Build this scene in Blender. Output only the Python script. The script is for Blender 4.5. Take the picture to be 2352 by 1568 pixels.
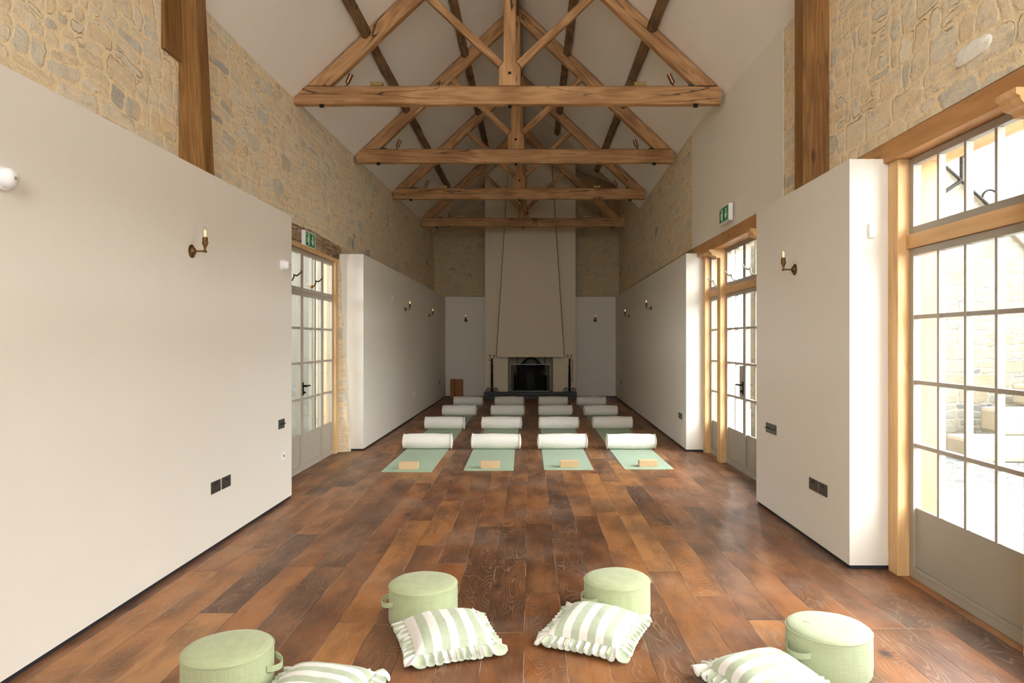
import bpy, bmesh, math, random
from mathutils import Vector, Matrix, noise as mnoise
random.seed(7)
R = math.radians
sc = bpy.context.scene
for o in list(bpy.data.objects): bpy.data.objects.remove(o)
COL = sc.collection
# ------------------------------------------------------------ camera, light, exposure
F = 1568.0; HC = 1.5
cd = bpy.data.cameras.new('camera'); cam = bpy.data.objects.new('camera', cd); COL.objects.link(cam)
cam.location = (0, 0, HC); cam.rotation_euler = (R(90), 0, 0)
cd.sensor_width = 36; cd.lens = 24.0; cd.shift_x = -42/2352; cd.clip_start = .05; cd.clip_end = 200
sc.camera = cam
sc.cycles.max_bounces = 16; sc.cycles.diffuse_bounces = 12; sc.cycles.transparent_max_bounces = 24
sc.view_settings.view_transform = 'Standard'; sc.view_settings.look = 'None'
sc.view_settings.gamma = 1; sc.view_settings.use_curve_mapping = False
sc.view_settings.exposure = 1.95
w = bpy.data.worlds.new('sky'); sc.world = w; w.use_nodes = True
bg = w.node_tree.nodes['Background']; bg.inputs[0].default_value = (0.985, 0.985, 0.98, 1); bg.inputs[1].default_value = 6.5
sd = bpy.data.lights.new('sun', 'SUN'); sd.energy = 16; sd.angle = R(.6); sd.color = (1, .97, .93)
sun = bpy.data.objects.new('sun', sd); COL.objects.link(sun)
sun.rotation_euler = Vector((-.05, .45, .88)).to_track_quat('Z', 'Y').to_euler()
def portal(loc, normal, sx, sy):
    ld = bpy.data.lights.new('window_daylight', 'AREA'); ld.shape = 'RECTANGLE'; ld.size = sx; ld.size_y = sy
    ld.cycles.is_portal = True
    o = bpy.data.objects.new('window_daylight', ld); COL.objects.link(o); o.location = loc
    o.rotation_euler = (-Vector(normal)).to_track_quat('Z', 'Y').to_euler()
portal((3.0, 2.95, 1.4), (-1, 0, 0), 3.2, 2.9)
portal((3.0, 7.85, 1.4), (-1, 0, 0), 3.1, 2.9)
portal((-3.3, 7.9, 1.35), (1, 0, 0), 3.0, 2.8)
portal((-.1, -3.45, 3.5), (0, 1, 0), 2.3, 3.3)  # portal for the added gable opening behind the camera

# ------------------------------------------------------------ node helpers
class NT:
    def __init__(s, name):
        s.m = bpy.data.materials.new(name); s.m.use_nodes = True; s.t = s.m.node_tree
        s.b = s.t.nodes['Principled BSDF']; s.out = s.t.nodes['Material Output']
    def n(s, typ, **kw):
        nd = s.t.nodes.new(typ)
        for k, v in kw.items(): setattr(nd, k, v)
        return nd
    def put(s, sock, v):
        if v is None: return
        if hasattr(v, 'is_output'): s.t.links.new(v, sock)
        else: sock.default_value = v
    def M(s, op, a, b=None, c=None, clamp=False):
        nd = s.n('ShaderNodeMath', operation=op, use_clamp=clamp)
        s.put(nd.inputs[0], a); s.put(nd.inputs[1], b); s.put(nd.inputs[2], c); return nd.outputs[0]
    def V(s, x, y, z=0.0):
        nd = s.n('ShaderNodeCombineXYZ'); s.put(nd.inputs[0], x); s.put(nd.inputs[1], y); s.put(nd.inputs[2], z); return nd.outputs[0]
    def sep(s, v):
        nd = s.n('ShaderNodeSeparateXYZ'); s.put(nd.inputs[0], v); return nd.outputs
    def vm(s, op, a, b=None):
        nd = s.n('ShaderNodeVectorMath', operation=op); s.put(nd.inputs[0], a); s.put(nd.inputs[1], b); return nd.outputs[0]
    def obj(s): return s.n('ShaderNodeTexCoord').outputs['Object']
    def uv(s): return s.n('ShaderNodeTexCoord').outputs['UV']
    def rnd(s): return s.n('ShaderNodeObjectInfo').outputs['Random']
    def noise(s, vec, scale=5, detail=3, rough=.5, dist=0.0, color=False):
        nd = s.n('ShaderNodeTexNoise'); s.put(nd.inputs['Vector'], vec); nd.inputs['Scale'].default_value = scale
        nd.inputs['Detail'].default_value = detail; nd.inputs['Roughness'].default_value = rough; nd.inputs['Distortion'].default_value = dist
        return nd.outputs[1 if color else 0]
    def white(s, vec):
        nd = s.n('ShaderNodeTexWhiteNoise', noise_dimensions='3D'); s.put(nd.inputs['Vector'], vec); return nd.outputs
    def vor(s, vec, scale, feature='F1'):
        nd = s.n('ShaderNodeTexVoronoi', feature=feature); s.put(nd.inputs['Vector'], vec); nd.inputs['Scale'].default_value = scale; return nd.outputs
    def ramp(s, f, stops, interp='LINEAR'):
        nd = s.n('ShaderNodeValToRGB'); nd.color_ramp.interpolation = interp; s.put(nd.inputs[0], f)
        e = nd.color_ramp.elements
        while len(e) < len(stops): e.new(.5)
        for k, (p, c) in enumerate(stops): e[k].position = p; e[k].color = (*c, 1)
        return nd.outputs[0]
    def mix(s, f, a, b, mode='MIX'):
        nd = s.n('ShaderNodeMix', data_type='RGBA', blend_type=mode); s.put(nd.inputs[0], f)
        s.put(nd.inputs[6], (*a, 1) if isinstance(a, tuple) else a); s.put(nd.inputs[7], (*b, 1) if isinstance(b, tuple) else b); return nd.outputs[2]
    def smooth(s, v, lo, hi):
        nd = s.n('ShaderNodeMapRange', interpolation_type='SMOOTHSTEP'); s.put(nd.inputs[0], v)
        nd.inputs[1].default_value = lo; nd.inputs[2].default_value = hi; return nd.outputs[0]
    def bump(s, h, strength=.3, dist=.01):
        nd = s.n('ShaderNodeBump'); nd.inputs['Strength'].default_value = strength; nd.inputs['Distance'].default_value = dist
        s.put(nd.inputs['Height'], h); s.t.links.new(nd.outputs[0], s.b.inputs['Normal'])
    def fin(s, col=None, rough=.6, metal=0, spec=None):
        if col is not None: s.put(s.b.inputs['Base Color'], (*col, 1) if isinstance(col, tuple) else col)
        s.put(s.b.inputs['Roughness'], rough); s.put(s.b.inputs['Metallic'], metal)
        if spec is not None: s.b.inputs['Specular IOR Level'].default_value = spec
        return s.m

def plain(name, col, rough=.5, metal=0, var=.04, scale=30, bump=0.0, bdist=.002, spec=None):
    t = NT(name); o = t.obj(); nz = t.noise(o, scale, 4)
    f = t.M('MULTIPLY_ADD', nz, 2*var, 1-var)
    c = t.vm('SCALE', (*col,)); c.node.inputs[3].default_value = 1; t.put(c.node.inputs[3], f)
    if bump: t.bump(nz, bump, bdist)
    return t.fin(c, rough, metal, spec)

def plaster(name, col, mottle=.03):
    t = NT(name); o = t.obj()
    a = t.noise(o, 1.3, 4, .6); b = t.noise(o, 45, 3, .6)
    f = t.M('ADD', t.M('MULTIPLY_ADD', a, 2*mottle, 1-mottle), t.M('MULTIPLY_ADD', b, .03, -.015))
    c = t.vm('SCALE', (*col,)); t.put(c.node.inputs[3], f)
    t.bump(t.M('ADD', a, t.M('MULTIPLY', b, .15)), .25, .01)
    return t.fin(c, .85, spec=.2)

def stone(name, big=1.0, tint=(1, 1, 1), mortar=(.66, .55, .37)):
    """coursed rubble limestone with raised sandy pointing"""
    t = NT(name); x, y, z = t.sep(t.obj())
    u = t.M('ADD', x, y)
    base = t.V(u, z, 0.0)
    d1 = t.noise(base, 1.1, 2, .5, color=True); d2 = t.noise(base, 7.0, 3, .6, color=True)
    dx1, dy1, _ = t.sep(d1); dx2, dy2, _ = t.sep(d2)
    uu = t.M('ADD', u, t.M('ADD', t.M('MULTIPLY_ADD', dx1, .30, -.15), t.M('MULTIPLY_ADD', dx2, .10, -.05)))
    zz = t.M('ADD', z, t.M('ADD', t.M('MULTIPLY_ADD', dy1, .22, -.11), t.M('MULTIPLY_ADD', dy2, .07, -.035)))
    H = .17*big
    row = t.M('FLOOR', t.M('DIVIDE', zz, H)); fz = t.M('FRACT', t.M('DIVIDE', zz, H))
    rr = t.white(t.V(row, 3.7, 1.1))[0]
    W = t.M('MULTIPLY_ADD', rr, .20*big, .24*big)
    us = t.M('DIVIDE', t.M('ADD', uu, t.M('MULTIPLY', rr, 17.0)), W)
    ci = t.M('FLOOR', us); fu = t.M('FRACT', us)
    c = t.white(t.V(ci, row, 5.0)); cv = t.sep(c[1])
    # vertical split of a course: two flat stones
    split = t.M('GREATER_THAN', cv[0], .62)
    sp = t.M('MULTIPLY_ADD', cv[1], .3, .35)
    up = t.M('GREATER_THAN', fz, sp)
    lz = t.M('DIVIDE', fz, sp); hz = t.M('DIVIDE', t.M('SUBTRACT', fz, sp), t.M('SUBTRACT', 1.0, sp))
    sz = t.M('ADD', t.M('MULTIPLY', up, hz), t.M('MULTIPLY', t.M('SUBTRACT', 1.0, up), lz))
    sh = t.M('ADD', t.M('MULTIPLY', up, t.M('SUBTRACT', 1.0, sp)), t.M('MULTIPLY', t.M('SUBTRACT', 1.0, up), sp))
    fz2 = t.M('ADD', t.M('MULTIPLY', split, sz), t.M('MULTIPLY', t.M('SUBTRACT', 1.0, split), fz))
    hh = t.M('MULTIPLY', t.M('ADD', t.M('MULTIPLY', split, sh), t.M('SUBTRACT', 1.0, split)), H)
    sid = t.M('MULTIPLY', split, t.M('ADD', up, 1.0))
    # horizontal split of some
    k2 = t.white(t.V(ci, row, t.M('ADD', sid, 9.0))); kv = t.sep(k2[1])
    hs = t.M('GREATER_THAN', kv[0], .62); hp = t.M('MULTIPLY_ADD', kv[1], .3, .35)
    rt = t.M('GREATER_THAN', fu, hp)
    a1 = t.M('DIVIDE', fu, hp); a2 = t.M('DIVIDE', t.M('SUBTRACT', fu, hp), t.M('SUBTRACT', 1.0, hp))
    su = t.M('ADD', t.M('MULTIPLY', rt, a2), t.M('MULTIPLY', t.M('SUBTRACT', 1.0, rt), a1))
    sw = t.M('ADD', t.M('MULTIPLY', rt, t.M('SUBTRACT', 1.0, hp)), t.M('MULTIPLY', t.M('SUBTRACT', 1.0, rt), hp))
    fu2 = t.M('ADD', t.M('MULTIPLY', hs, su), t.M('MULTIPLY', t.M('SUBTRACT', 1.0, hs), fu))
    ww = t.M('MULTIPLY', t.M('ADD', t.M('MULTIPLY', hs, sw), t.M('SUBTRACT', 1.0, hs)), W)
    sid2 = t.M('ADD', sid, t.M('MULTIPLY', hs, t.M('MULTIPLY_ADD', rt, 4.0, 4.0)))
    ex = t.M('MULTIPLY', t.M('MINIMUM', fu2, t.M('SUBTRACT', 1.0, fu2)), ww)
    ez = t.M('MULTIPLY', t.M('MINIMUM', fz2, t.M('SUBTRACT', 1.0, fz2)), hh)
    # rounded corner distance
    rx = t.M('MAXIMUM', t.M('SUBTRACT', .05, ex), 0.0); rz = t.M('MAXIMUM', t.M('SUBTRACT', .05, ez), 0.0)
    dist = t.M('SUBTRACT', .05, t.M('SQRT', t.M('ADD', t.M('MULTIPLY', rx, rx), t.M('MULTIPLY', rz, rz))))
    rag = t.noise(base, 22, 4, .65); rag2 = t.noise(base, 5, 2, .5)
    dist = t.M('ADD', dist, t.M('ADD', t.M('MULTIPLY_ADD', rag, .040, -.020), t.M('MULTIPLY_ADD', rag2, .024, -.012)))
    mask = t.smooth(dist, -.002, .024)
    st = t.white(t.V(ci, row, t.M('ADD', sid2, 31.0))); sv = t.sep(st[1])
    scol = t.ramp(sv[0], [(0, (.60, .50, .35)), (.35, (.64, .55, .40)), (.62, (.62, .56, .45)), (.84, (.55, .52, .44)), (.96, (.46, .45, .40)), (.985, (.30, .30, .29)), (1, (.72, .66, .53))])
    streak = t.noise(t.V(t.M('MULTIPLY', u, 4.0), t.M('MULTIPLY', zz, 26.0), 0.0), 1.0, 5, .7)
    scol = t.mix(t.M('MULTIPLY', t.smooth(streak, .50, .72), .65), scol, (.44, .41, .34))
    scol = t.mix(t.M('MULTIPLY', t.smooth(streak, .48, .30), .6), scol, (.78, .70, .54))
    grime = t.noise(base, 9, 5, .7); fine = t.noise(base, 60, 4, .7)
    scol = t.mix(t.M('MULTIPLY', t.smooth(grime, .48, .72), .7), scol, (.38, .36, .31), 'MIX')
    scol = t.mix(t.smooth(t.noise(base, 3.1, 3), .52, .7), scol, t.mix(.5, scol, (.66, .48, .25)))
    mcol = t.mix(t.noise(base, 12, 3), tuple(v*.93 for v in mortar), tuple(min(1, v*1.12) for v in mortar))
    col = t.mix(mask, mcol, scol)
    # dark hairline shadow where pointing has shrunk from the stone
    crack = t.M('MULTIPLY', t.M('SUBTRACT', 1.0, t.smooth(t.M('ABSOLUTE', t.M('SUBTRACT', dist, .012)), 0.0, .005)), t.smooth(t.noise(base, 3.7, 4, .65), .53, .66))
    col = t.mix(t.M('MULTIPLY', crack, .6), col, (.20, .15, .10))
    f = t.M('MULTIPLY_ADD', fine, .30, .85)
    c2 = t.vm('SCALE', col); t.put(c2.node.inputs[3], f)
    c3 = t.vm('MULTIPLY', c2, tint)
    hgt = t.M('ADD', t.M('MULTIPLY', mask, .35), t.M('ADD', t.M('MULTIPLY', grime, .6), t.M('ADD', t.M('MULTIPLY', fine, .3), t.M('MULTIPLY', streak, .4))))
    hgt = t.M('SUBTRACT', hgt, t.M('MULTIPLY', crack, .8))
    t.bump(hgt, .8, .02)
    return t.fin(c3, .92, spec=.15)

def wood(name, dark, light, k=9.0, rings=9.0, rough=.55, cracks=.0, bump=.25, line=.5, stain=0.0, knots=True):
    """grain runs along the local X axis"""
    t = NT(name); o = t.obj(); x, y, z = t.sep(o); r = t.M('MULTIPLY', t.rnd(), 60.0)
    p = t.V(t.M('ADD', t.M('MULTIPLY', x, .9), r), t.M('MULTIPLY', y, k), t.M('MULTIPLY', z, k))
    low = t.noise(p, .55, 2, .5)
    ring = t.M('SINE', t.M('MULTIPLY', low, rings*6.28))
    pf = t.V(t.M('ADD', t.M('MULTIPLY', x, 2.5), r), t.M('MULTIPLY', y, 70.0), t.M('MULTIPLY', z, 70.0))
    fib = t.noise(pf, 1.0, 4, .6)
    big = t.noise(t.V(t.M('ADD', t.M('MULTIPLY', x, 1.2), r), t.M('MULTIPLY', y, 3.0), t.M('MULTIPLY', z, 3.0)), 1.0, 3)
    f = t.M('ADD', t.M('MULTIPLY', big, .55), t.M('ADD', t.M('MULTIPLY', fib, .35), t.M('MULTIPLY', ring, .10*line)))
    f = t.smooth(f, .22, .68)
    col = t.mix(f, dark, light)
    if knots:
        kp = t.V(t.M('ADD', t.M('MULTIPLY', x, 1.0), r), t.M('MULTIPLY', y, 3.2), t.M('MULTIPLY', z, 3.2))
        v = t.vor(kp, 1.6); sel = t.M('GREATER_THAN', t.sep(v[1])[0], .6)
        kn = t.M('MULTIPLY', t.M('SUBTRACT', 1.0, t.smooth(v[0], .04, .13)), sel)
        col = t.mix(t.M('MULTIPLY', kn, .75), col, tuple(v_*.35 for v_ in dark))
    if stain:
        sn = t.noise(t.V(t.M('ADD', x, r), y, z), 1.7, 4, .65)
        col = t.mix(t.M('MULTIPLY', t.smooth(sn, .5, .75), stain), col, tuple(v_*.45 for v_ in dark))
    h = t.M('ADD', t.M('MULTIPLY', fib, .6), t.M('MULTIPLY', ring, .08))
    if cracks:
        cp = t.V(t.M('ADD', t.M('MULTIPLY', x, .5), r), t.M('MULTIPLY', y, 6.0), t.M('MULTIPLY', z, 6.0))
        cn = t.M('ABSOLUTE', t.M('SUBTRACT', t.noise(cp, 1.0, 4, .45), .5))
        gate = t.smooth(t.noise(t.V(t.M('ADD', x, r), y, z), .8, 2), .42, .55)
        ck = t.M('MULTIPLY', t.M('MULTIPLY', t.M('SUBTRACT', 1.0, t.smooth(cn, .003, .012)), gate), cracks)
        col = t.mix(ck, col, (.04, .022, .012)); h = t.M('SUBTRACT', h, t.M('MULTIPLY', ck, 2.0))
    t.bump(h, bump, .004)
    return t.fin(col, rough, spec=.3)

def floor_mat():
    t = NT('oak_floorboards'); x, y, z = t.sep(t.obj())
    WD = .2
    xs = t.M('DIVIDE', t.M('ADD', x, .03), WD); i = t.M('FLOOR', xs); fx = t.M('FRACT', xs)
    ri = t.white(t.V(i, 2.0, 7.0))[0]
    L = t.M('MULTIPLY_ADD', ri, .9, 1.3)
    ys = t.M('ADD', t.M('DIVIDE', y, L), t.M('MULTIPLY', ri, 13.0)); j = t.M('FLOOR', ys); fy = t.M('FRACT', ys)
    rc = t.white(t.V(i, j, 1.0)); rv = t.sep(rc[1])
    off = t.M('MULTIPLY', rv[0], 90.0); off2 = t.M('MULTIPLY', rv[1], 70.0)
    px = t.V(t.M('ADD', t.M('MULTIPLY', x, 5.5), off), t.M('ADD', t.M('MULTIPLY', y, 1.5), off2), off)
    low = t.noise(px, 1.0, 2, .45, .25)
    ringv = t.M('MULTIPLY', low, 150.0)
    ring = t.M('SINE', ringv)
    straight = t.M('GREATER_THAN', rv[2], .62)
    fib = t.noise(t.V(t.M('ADD', t.M('MULTIPLY', x, 60.0), off), t.M('MULTIPLY', y, 2.5), 0.0), 1.0, 4, .6)
    base = t.ramp(rv[1], [(0, (.095, .038, .017)), (.22, (.165, .060, .021)), (.45, (.235, .085, .026)), (.62, (.145, .068, .036)), (.8, (.28, .108, .032)), (.92, (.35, .145, .043)), (1, (.43, .200, .070))])
    blotch = t.noise(t.V(t.M('ADD', t.M('MULTIPLY', x, 4.0), off), t.M('ADD', t.M('MULTIPLY', y, 1.6), off2), 0.0), 1.0, 4, .6)
    base = t.mix(t.M('MULTIPLY', t.smooth(blotch, .42, .66), .72), base, t.mix(.75, base, (.045, .024, .016)))
    base = t.mix(t.M('MULTIPLY', t.smooth(blotch, .52, .30), .55), base, t.mix(.55, base, (.44, .20, .07)))
    lines = t.M('MULTIPLY', t.smooth(ring, .55, .98), t.M('SUBTRACT', .30, t.M('MULTIPLY', straight, .22)))
    lines = t.M('MULTIPLY', lines, t.smooth(t.noise(px, 2.3, 3), .38, .6))
    col = t.mix(lines, base, (.42, .30, .21))
    col = t.mix(t.M('MULTIPLY', t.smooth(fib, .5, .8), .35), col, t.mix(.5, col, (.05, .025, .015)))
    col = t.mix(t.M('MULTIPLY', t.smooth(fib, .45, .2), .25), col, (.42, .27, .15))
    # knots
    kv = t.vor(t.V(t.M('ADD', t.M('MULTIPLY', x, 1.0), off), t.M('ADD', t.M('MULTIPLY', y, .55), off2), 0.0), 4.0)
    sel = t.M('GREATER_THAN', t.sep(kv[1])[0], .60)
    kn = t.M('MULTIPLY', t.M('SUBTRACT', 1.0, t.smooth(kv[0], .03, .17)), sel)
    col = t.mix(t.M('MULTIPLY', kn, .85), col, (.030, .020, .016))
    # waxy wear
    wear = t.noise(t.V(x, y, 0.0), 1.3, 5, .65)
    col = t.mix(t.M('MULTIPLY', t.smooth(wear, .46, .75), .28), col, (.36, .29, .24))
    ex = t.M('MULTIPLY', t.M('MINIMUM', fx, t.M('SUBTRACT', 1.0, fx)), WD)
    ey = t.M('MULTIPLY', t.M('MINIMUM', fy, t.M('SUBTRACT', 1.0, fy)), L)
    e = t.M('MINIMUM', ex, ey)
    seam = t.M('SUBTRACT', 1.0, t.smooth(e, .0008, .0030))
    scol = t.mix(t.smooth(t.noise(t.V(x, y, 0.0), 2.1, 3, .7), .44, .6), (.035, .018, .012), (.40, .30, .22))
    col = t.mix(t.M('MULTIPLY', seam, .8), col, scol)
    h = t.M('ADD', t.M('MULTIPLY', ring, .10), t.M('ADD', t.M('MULTIPLY', fib, .35), t.M('MULTIPLY', seam, -1.2)))
    h = t.M('ADD', h, t.M('MULTIPLY', blotch, .5))
    t.bump(h, .35, .004)
    rough = t.M('ADD', t.M('MULTIPLY_ADD', blotch, .22, .27), t.M('MULTIPLY', wear, .14))
    return t.fin(col, rough, spec=.42)

def fabric(name, col, col2, scale=420, rough=.95, uvstripe=None):
    t = NT(name); o = t.obj(); x, y, z = t.sep(o)
    a = t.noise(t.V(t.M('MULTIPLY', x, 8.0), t.M('MULTIPLY', y, 8.0), t.M('MULTIPLY', z, 160.0)), 2.2, 3)
    b = t.noise(t.V(t.M('MULTIPLY', x, 120.0), t.M('MULTIPLY', y, 120.0), t.M('MULTIPLY', z, 5.0)), 2.2, 3)
    wv = t.M('MULTIPLY', t.M('ADD', a, b), .5)
    c = t.mix(t.smooth(wv, .35, .65), col, col2)
    if uvstripe:
        u = t.sep(t.uv())[0]
        s = t.M('COSINE', t.M('MULTIPLY', u, math.pi/uvstripe))
        c = t.mix(t.smooth(s, -.06, .06), c, (.75, .72, .68))
    t.bump(t.M('ADD', wv, t.M('MULTIPLY', t.noise(o, 18, 2), .6)), .25, .003)
    t.b.inputs['Sheen Weight'].default_value = .15
    return t.fin(c, rough, spec=.15)

def glass_mat(name, tint=(1, 1, 1), ior=1.45, f0=.03):
    t = NT(name); t.t.nodes.remove(t.b)
    tr = t.n('ShaderNodeBsdfTransparent'); tr.inputs[0].default_value = (*tint, 1)
    gl = t.n('ShaderNodeBsdfGlossy'); gl.inputs['Roughness'].default_value = .01
    fr = t.n('ShaderNodeLayerWeight'); fr.inputs[0].default_value = .5
    f5 = t.M('MULTIPLY_ADD', t.M('POWER', fr.outputs['Facing'], 5.0), .5, f0)
    mx = t.n('ShaderNodeMixShader'); t.t.links.new(f5, mx.inputs[0])
    t.t.links.new(tr.outputs[0], mx.inputs[1]); t.t.links.new(gl.outputs[0], mx.inputs[2]); t.t.links.new(mx.outputs[0], t.out.inputs[0])
    return t.m

def emis(name, col, s):
    t = NT(name); t.b.inputs['Emission Color'].default_value = (*col, 1); t.b.inputs['Emission Strength'].default_value = s
    return t.fin(col, .5)

def cobble_mat():
    t = NT('cobbles'); x, y, z = t.sep(t.obj())
    v = t.vor(t.V(t.M('MULTIPLY', x, 5.0), t.M('MULTIPLY', y, 8.0), 0.0), 1.0, 'DISTANCE_TO_EDGE')[0]
    g = t.smooth(v, .02, .12)
    n = t.noise(t.V(x, y, 0.0), 14, 4)
    c = t.mix(g, (.04, .038, .035), t.mix(n, (.080, .082, .085), (.115, .117, .12)))
    t.bump(g, .6, .02); return t.fin(c, .85)

def slate_mat():
    t = NT('roof_slates')
    br = t.n('ShaderNodeTexBrick'); t.t.links.new(t.uv(), br.inputs['Vector'])
    br.inputs['Scale'].default_value = 1; br.inputs['Brick Width'].default_value = .35; br.inputs['Row Height'].default_value = .22
    br.inputs['Mortar Size'].default_value = .008
    br.inputs['Color1'].default_value = (.10, .10, .10, 1); br.inputs['Color2'].default_value = (.13, .13, .125, 1); br.inputs['Mortar'].default_value = (.04, .04, .04, 1)
    return t.fin(br.outputs[0], .8)

def cork_mat(name, a, b):
    t = NT(name); o = t.obj(); v = t.vor(o, 260)
    c = t.mix(t.sep(v[1])[0], a, b); t.bump(v[0], .2, .001); return t.fin(c, .85)

MT = dict(
    lining=plaster('lining_plaster', (.735, .695, .625)),
    whitewall=plaster('upper_wall_plaster', (.76, .71, .625)),
    ceil=plaster('ceiling_plaster', (.86, .815, .765), .045),
    breast=plaster('breast_plaster', (.76, .655, .50)),
    stone=stone('rubble_limestone', 1.0, (1.24, 1.20, 1.15)),
    stoneback=stone('gable_rubble', .9, (.85, .80, .70)),
    pine=wood('old_pine', (.27, .13, .052), (.58, .34, .160), 8, 8, .62, .9, .35, .6, .35),
    purl=wood('old_purlin', (.11, .065, .035), (.29, .17, .085), 8, 8, .75, .8, .6, .6, .6),
    oak=wood('new_oak', (.52, .29, .115), (.74, .49, .245), 7, 6, .5, .15, .12, .4),
    lint=wood('lintel_oak', (.40, .195, .072), (.56, .31, .13), 7, 7, .5, .15, .12, .4),
    oldlint=wood('weathered_oak', (.26, .165, .095), (.56, .42, .28), 5, 8, .85, .8, .8, .6, .3),
    post=wood('stained_post', (.135, .062, .019), (.31, .155, .050), 22, 10, .42, .3, .2, .7, .3),
    floor=floor_mat(),
    steel=plain('grey_beige_paint', (.34, .305, .25), .42, 0, .02, 8),
    steelL=plain('warm_grey_paint', (.40, .355, .29), .42, 0, .02, 8),
    glass=glass_mat('clear_glass', (.93, .95, .95)),
    screen=glass_mat('screen_glass', (.80, .80, .80), f0=.004),
    bulb=glass_mat('bulb_glass', (.98, .97, .93), 1.35),
    fil=emis('warm_filament', (1, .66, .28), .5),
    dark=plain('shadow_gap_paint', (.018, .02, .026), .5, 0, .02),
    iron=plain('black_iron', (.012, .011, .010), .55, .6, .1, 40, .3),
    plate=plain('gunmetal_plate', (.10, .098, .095), .35, .7, .03),
    hole=plain('socket_black', (.012, .012, .012), .4),
    white=plain('white_plastic', (.82, .82, .82), .35, 0, .01),
    brass=plain('aged_brass', (.20, .115, .045), .38, .9, .12, 60),
    copper=plain('bronze_spot', (.22, .115, .07), .35, .9, .08, 60),
    box=plain('brass_junction', (.33, .23, .085), .4, .8, .08),
    chrome=plain('white_metal', (.72, .70, .66), .25, .8, .02),
    green=plain('sign_green', (.015, .30, .085), .4, 0, .01),
    hearth=plain('slate_hearth', (.055, .058, .052), .6, 0, .25, 12, .4, .004),
    pouffe=fabric('sage_linen', (.355, .395, .225), (.42, .46, .28)),
    pouffe2=fabric('pale_sage_linen', (.355, .405, .255), (.42, .47, .31)),
    stripe=fabric('green_stripe_linen', (.40, .455, .325), (.46, .51, .38), uvstripe=.042),
    bolster=fabric('cream_cotton', (.74, .71, .655), (.80, .77, .72)),
    piping=fabric('cream_piping', (.62, .54, .42), (.68, .60, .48)),
    mat=plain('sage_rubber', (.35, .445, .325), .85, 0, .03, 200, .15, .0006),
    logo=plain('faint_grey_print', (.20, .27, .24), .7),
    cork=cork_mat('pale_cork', (.60, .40, .22), (.72, .52, .32)),
    corkd=cork_mat('dark_cork', (.26, .11, .035), (.36, .17, .06)),
    cobble=cobble_mat(), slate=slate_mat(),
    extstone=stone('courtyard_rubble', 1.25, (.21, .215, .22), (.70, .62, .48)),
    render=plain('passage_render', (.27, .27, .235), .9, 0, .05, 2),
    cut=plain('dressed_stone', (.22, .185, .13), .9, 0, .12, 8, .4, .01),
    ash=plain('ash_grey', (.10, .095, .085), .9, 0, .3, 20),
    soot=plain('sooty_brick', (.02, .018, .015), .9, 0, .4, 10, .5, .01),
    washed=plain('limewashed_stone', (.80, .77, .70), .9, 0, .14, 30, .6, .006),
    cream=plain('firebox_plaster', (.30, .25, .17), .9, 0, .15, 6),
)

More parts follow.
